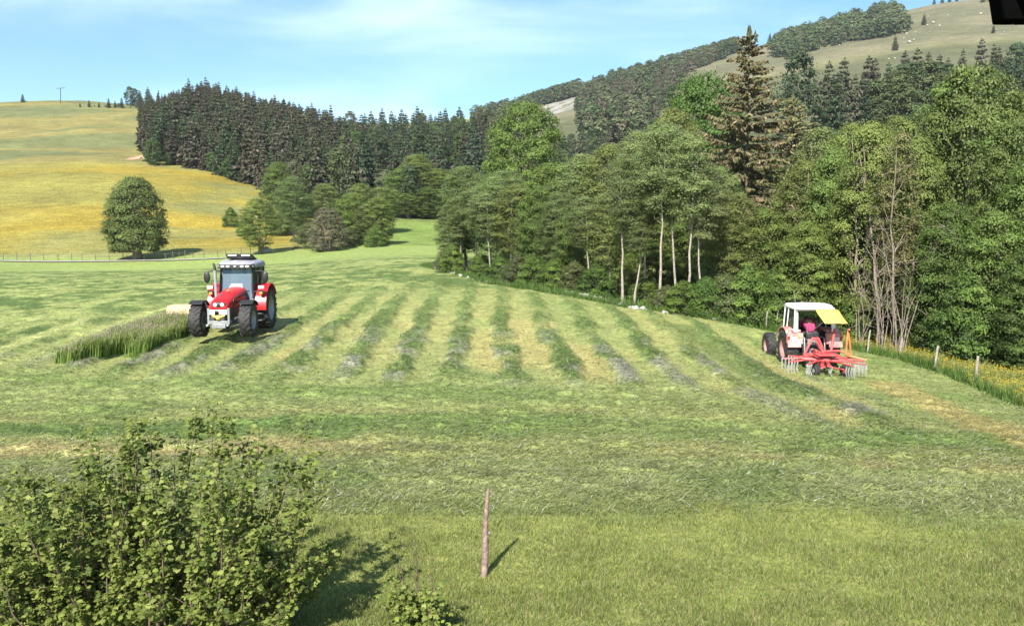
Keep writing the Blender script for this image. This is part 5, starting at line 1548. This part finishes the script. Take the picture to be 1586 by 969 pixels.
# ------------------------------------------------------------------ stones
def stone_mesh(seed):
    import bmesh
    bm = bmesh.new(); bmesh.ops.create_icosphere(bm, subdivisions=3, radius=1)
    rr = random.Random(seed); off = [Vector((rr.uniform(-9, 9), rr.uniform(-9, 9), rr.uniform(-9, 9))) for _ in range(2)]
    from mathutils import noise
    pl = [(Vector((rr.gauss(0, 1), rr.gauss(0, 1), rr.gauss(0, 1))).normalized(), rr.uniform(.55, .85)) for _ in range(7)]
    for v in bm.verts:
        p = v.co.copy()
        for nrm, d in pl:
            e = p.dot(nrm) - d
            if e > 0: p -= nrm * e * .85
        p *= 1 + .16 * noise.noise(p * 1.6 + off[0]) + .07 * noise.noise(p * 5 + off[1])
        v.co = p
    me = bpy.data.meshes.new('stone'); bm.to_mesh(me); bm.free()
    me.polygons.foreach_set('use_smooth', [True] * len(me.polygons)); me.set_sharp_from_angle(angle=math.radians(40))
    me.materials.append(M['stone']); return me
SM = [stone_mesh(i) for i in range(4)]
def stone(x, y, s, label, group, z=None):
    o = link('stone', SM[r3.randrange(4)], None, (x, y, (gz(x, y) if z is None else z) + s * .25))
    o.rotation_euler = (r3.uniform(-.3, .3), r3.uniform(-.3, .3), r3.uniform(0, 6.28)); o.scale = (s * r3.uniform(.8, 1.3), s * r3.uniform(.7, 1.1), s * r3.uniform(.55, .9))
    return tag(o, label, 'stone', group)
GT = 'pale stones along the foot of the wood'
def line_stones(pxs, n, jit, smin, smax):
    P_ = [hit(u, v) for u, v in pxs]
    for i in range(n):
        sl = [math.dist(P_[j][:2], P_[j + 1][:2]) for j in range(len(P_) - 1)]; k = r3.choices(range(len(sl)), sl)[0]; q = r3.random()
        x = P_[k][0] * (1 - q) + P_[k + 1][0] * q; y = P_[k][1] * (1 - q) + P_[k + 1][1] * q + r3.uniform(-.1, jit)
        stone(x, y, r3.uniform(smin, smax), 'pale limestone rock in the line of stones along the wood edge', GT)
line_stones([(874, 454), (900, 458), (935, 466), (968, 476), (985, 480)], 70, .5, .05, .19)
line_stones([(985, 480), (1020, 484), (1058, 487)], 14, .3, .07, .18)
line_stones([(1058, 487), (1085, 491), (1108, 496)], 26, .5, .05, .17)
line_stones([(682, 418), (700, 424), (730, 433), (765, 440), (800, 446)], 44, .5, .05, .16)
line_stones([(672, 416), (682, 418)], 16, .7, .1, .25)
x, y, z = hit(413, 391); stone(x, y - 1.0, .95, 'big pale boulder at the foot of the dark drooping tree', None)
# pale rocks scattered on the mountain pasture
for (u, v, s) in [(1438, 26, 1.8), (1445, 36, 2.4), (1436, 40, 1.6), (1455, 40, 1.8), (1404, 53, 2.4), (1398, 52, 1.6), (1440, 50, 1.5), (1418, 50, 1.4), (1446, 19, 1.2), (1468, 24, 1.5), (1519, 22, 2.6), (1538, 30, 1.5), (1547, 24, 1.7), (1575, 38, 2.6), (1585, 36, 2.0), (1568, 40, 1.4),
        (1492, 24, 1.2), (1478, 6, 1.2), (1408, 66, 2.6), (1415, 62, 1.8), (1400, 60, 1.5), (1300, 70, 1.1), (1264, 74, 1.6), (1256, 76, 1.1), (1386, 91, 1.6), (1377, 92, 1.2), (1395, 40, 1.6), (1500, 45, 1.0), (1555, 50, 1.2), (1462, 62, 1.0)]:
    x, y, z = hit(u, v, 300)
    if y < 1000: stone(x, y, s * .55, 'whitish rock lying on the high mountain pasture', 'rocks on the mountain pasture', z)
# ski lift pylon on the left skyline
a_, _ = ray(93, 150); x, y = a_ * 424, 424.0
b = MB(); z = float(T(np.array([x]), np.array([y]))[0])
b.tube([(0, 0, -1), (.5, 0, 7.6)], .19, 8); py_ = b.build('lift_pylon', M['castiron'], None, 0, 35, (x, y, z))
b = MB(); b.tube([(-1.6, 0, 7.5), (2.6, 0, 7.8)], .15, 8); b.build('crossarm', M['castiron'], py_)
tag(py_, 'thin lift pylon with crossarm on the skyline at the far left', 'pylon')

# ------------------------------------------------------------------ bushes in front
M['bushleaf'] = leafy('bush_leaves', .35, .6, .22, .1, .01)
LEAF = np.array([(-.02, 0, 0), (.10, .34, .03), (.26, .26, .06), (.46, .50, .02), (.60, .28, .07), (.80, .26, .03), (1.0, 0, -.05), (.80, -.26, .03), (.60, -.28, .07), (.46, -.50, .02), (.26, -.26, .06), (.10, -.34, .03)])
def bush(seed, nst, spread, hmin, hmax, out, nleaf, lsize, cols, skew=None):
    r = np.random.default_rng(seed); tg, cg = Geo(), Geo()
    Lp, Ld, Lt = [], [], []
    for s in range(nst):
        bx, by = r.uniform(-1, 1) * spread[0] * .55, r.uniform(-1, 1) * spread[1] * .5
        h = r.uniform(hmin, hmax)
        q = np.linspace(0, 1, 8)
        d = np.array((bx * out + r.normal(0, .22), by * out + r.normal(0, .16)))
        if skew is not None: h *= skew(bx + d[0] * .6)
        pts = np.stack([bx + d[0] * q ** 1.3, by + d[1] * q ** 1.3, h * q - .05], -1) + np.cumsum(r.normal(0, .022, (8, 3)), 0) * np.array((1, 1, .3))
        V, Q = tube_np(pts, .013 * (1.15 - q), 5); tg.add(V, Q, (1, 1, 1))
        axes = [pts[1:]]
        for b_ in range(r.integers(4, 8)):
            i = r.integers(2, 7); a = pts[i]; ln = r.uniform(.2, .55) * (1.1 - i / 9)
            dr = np.array((r.normal(0, .7) + .3 * d[0], r.normal(0, .6), r.uniform(.3, 1.0))); dr /= np.linalg.norm(dr)
            tw = a + dr * ln * np.linspace(0, 1, 4)[:, None] + np.cumsum(r.normal(0, .012, (4, 3)), 0)
            V, Q = tube_np(tw, .006 * (1.1 - np.linspace(0, 1, 4)), 4); tg.add(V, Q, (1, 1, 1)); axes.append(tw)
        for ax in axes:
            L = np.linalg.norm(np.diff(ax, axis=0), axis=1).sum()
            m = max(3, int(L * nleaf * r.uniform(.5, 1.3)))
            nd = r.uniform(.08, 1, max(1, m // 5)) ** .8
            t = np.clip(nd[r.integers(0, len(nd), m)] + r.normal(0, .012, m), .02, 1) * (len(ax) - 1); k = np.minimum(t.astype(int), len(ax) - 2); f = (t - k)[:, None]
            p = ax[k] * (1 - f) + ax[k + 1] * f
            th = r.uniform(0, 6.28, m); dd = np.stack([np.cos(th), np.sin(th), r.uniform(-.5, .5, m)], -1)
            Lp.append(p + dd * r.uniform(.01, .07, m)[:, None]); Ld.append(dd)
    P, D = np.concatenate(Lp), np.concatenate(Ld); n = len(P)
    D /= np.linalg.norm(D, axis=1, keepdims=True)
    N = np.array((-.15, -.25, .75)) + r.normal(0, .48, (n, 3)); N -= D * (N * D).sum(1, keepdims=True); N /= np.linalg.norm(N, axis=1, keepdims=True)
    B = np.cross(N, D); s = lsize * r.uniform(.4, 1.45, n)
    V = P[:, None] + s[:, None, None] * (LEAF[None, :, 0:1] * D[:, None] + LEAF[None, :, 1:2] * B[:, None] + LEAF[None, :, 2:3] * N[:, None])
    c = np.array(cols)[r.choice(len(cols), n, p=[.5, .3, .2])] * r.uniform(.65, 1.3, n)[:, None]
    cg.add(V.reshape(-1, 3), np.arange(12 * n).reshape(-1, 12), np.repeat(c, 12, 0))
    return tg.mesh('stems', M['twig'], True), cg.mesh('leaves', M['bushleaf'])
BC = [(.175, .215, .045), (.235, .262, .070), (.090, .125, .028)]
def place_bush(u, Y, args, label, name='bush'):
    aa, _ = ray(u, 900); x = aa * Y
    st, lv = bush(*args)
    root = empty(name, (x, Y, gz(x, Y))); link('stems', st, root); link('leaves', lv, root)
    return tag(root, label, 'bush')
place_bush(255, 8.35, (3, 125, (2.3, 1.0), .55, 2.2, .42, 98, .053, BC, lambda x: 1.27 - .22 * abs(x - .2)), 'large loose leafy bush with upright twigs at bottom left')
place_bush(-35, 8.7, (4, 40, (.85, .9), .5, 1.45, .4, 110, .053, BC), 'second smaller bush cut off by the left border of the picture')
place_bush(640, 8.45, (5, 9, (.22, .16), .30, .62, .3, 70, .055, BC), 'small dark leafy sprig growing from the lawn left of the lone post', 'sprig')
r = np.random.default_rng(9); g = Geo()
aa, _ = ray(645, 900); x0, y0 = aa * 8.62, 8.62
for (dx, h, ln) in [(-.12, .80, -.05), (.02, 1.12, -.02), (.16, .88, .03), (-.05, .7, .06)]:
    q = np.linspace(0, 1, 7); pts = np.stack([dx + ln * q, .02 * np.sin(q * 4 + dx * 9), h * q - .03], -1) + r.normal(0, .006, (7, 3))
    V, Q = tube_np(pts, .011 * (1.2 - q), 5); g.add(V, Q, (1, 1, 1))
    for k in range(4):
        p = pts[r.integers(3, 6)]; e = p + np.array((r.normal(0, .05), r.normal(0, .04), .09)); V, Q = tube_np(np.array([p, e]), [.004, .002], 4); g.add(V, Q, (1, 1, 1))
tw = link('dry_stems', g.mesh('dry_stems', M['twig'], True), None, (x0, y0, gz(x0, y0)))
tag(tw, 'few thin bare upright stems rising above the small leafy sprig', 'stems')

# ------------------------------------------------------------------ eave of the house the view is taken from
M['eave'] = paint('shade_blackened_wood', (.003, .003, .003), 1, spec=0, var=.3, scale=12)  # dark wood, blackened further in colour to stand in for roof shade
dx, dz = ray(1556, 31)
Y0 = 1.9; X0, Z0 = dx * Y0, CAMZ + dz * Y0
ev = empty('house_eave', (X0, Y0, Z0)); tag(ev, 'black wooden corner of a house eave jutting in at top right', 'eave')
b = MB(); b.loft([[(0, 0, 0), (2.2, 0, 0), (2.2, 0, .26), (-.055, 0, .26)], [(0, .05, 0), (2.2, .05, 0), (2.2, .05, .26), (-.055, .05, .26)]]); b.build('fascia_board', M['eave'], ev, .004)
b = MB(); b.loft([[(.02, 0, .05), (2.2, 0, .05), (2.2, 0, .28), (-.03, 0, .28)], [(.02, -3.2, 1.25), (2.2, -3.2, 1.25), (2.2, -3.2, 1.48), (-.03, -3.2, 1.48)]]); b.build('roof_boards', M['eave'], ev)
# ------------------------------------------------------------------ air
def haze(density):
    b = MB(); b.box((0, 800, (HZ0 + HZ1) / 2), (3800, 1660, HZ1 - HZ0))
    m, t, o = new_mat('haze')
    v = t.nodes.new('ShaderNodeVolumePrincipled')
    v.inputs['Color'].default_value = (.86, .92, 1.0, 1); v.inputs['Density'].default_value = density; v.inputs['Anisotropy'].default_value = .0
    t.links.new(v.outputs[0], o.inputs['Volume'])
    hz = b.build('haze', m)
    tag(hz, 'thin bluish summer haze over the far hills', 'haze', None, 'stuff')
_z = []
for nm in ('ground', 'hills'):
    me_ = bpy.data.objects[nm].data; co = np.empty(len(me_.vertices) * 3, np.float32); me_.vertices.foreach_get('co', co); _z += [co[2::3].min(), co[2::3].max()]
HZ0, HZ1 = float(min(_z)) - 1.0, float(max(_z)) + 22.0
print('haze', HZ0, HZ1)
haze(.00008)
scene.cycles.volume_bounces = 0
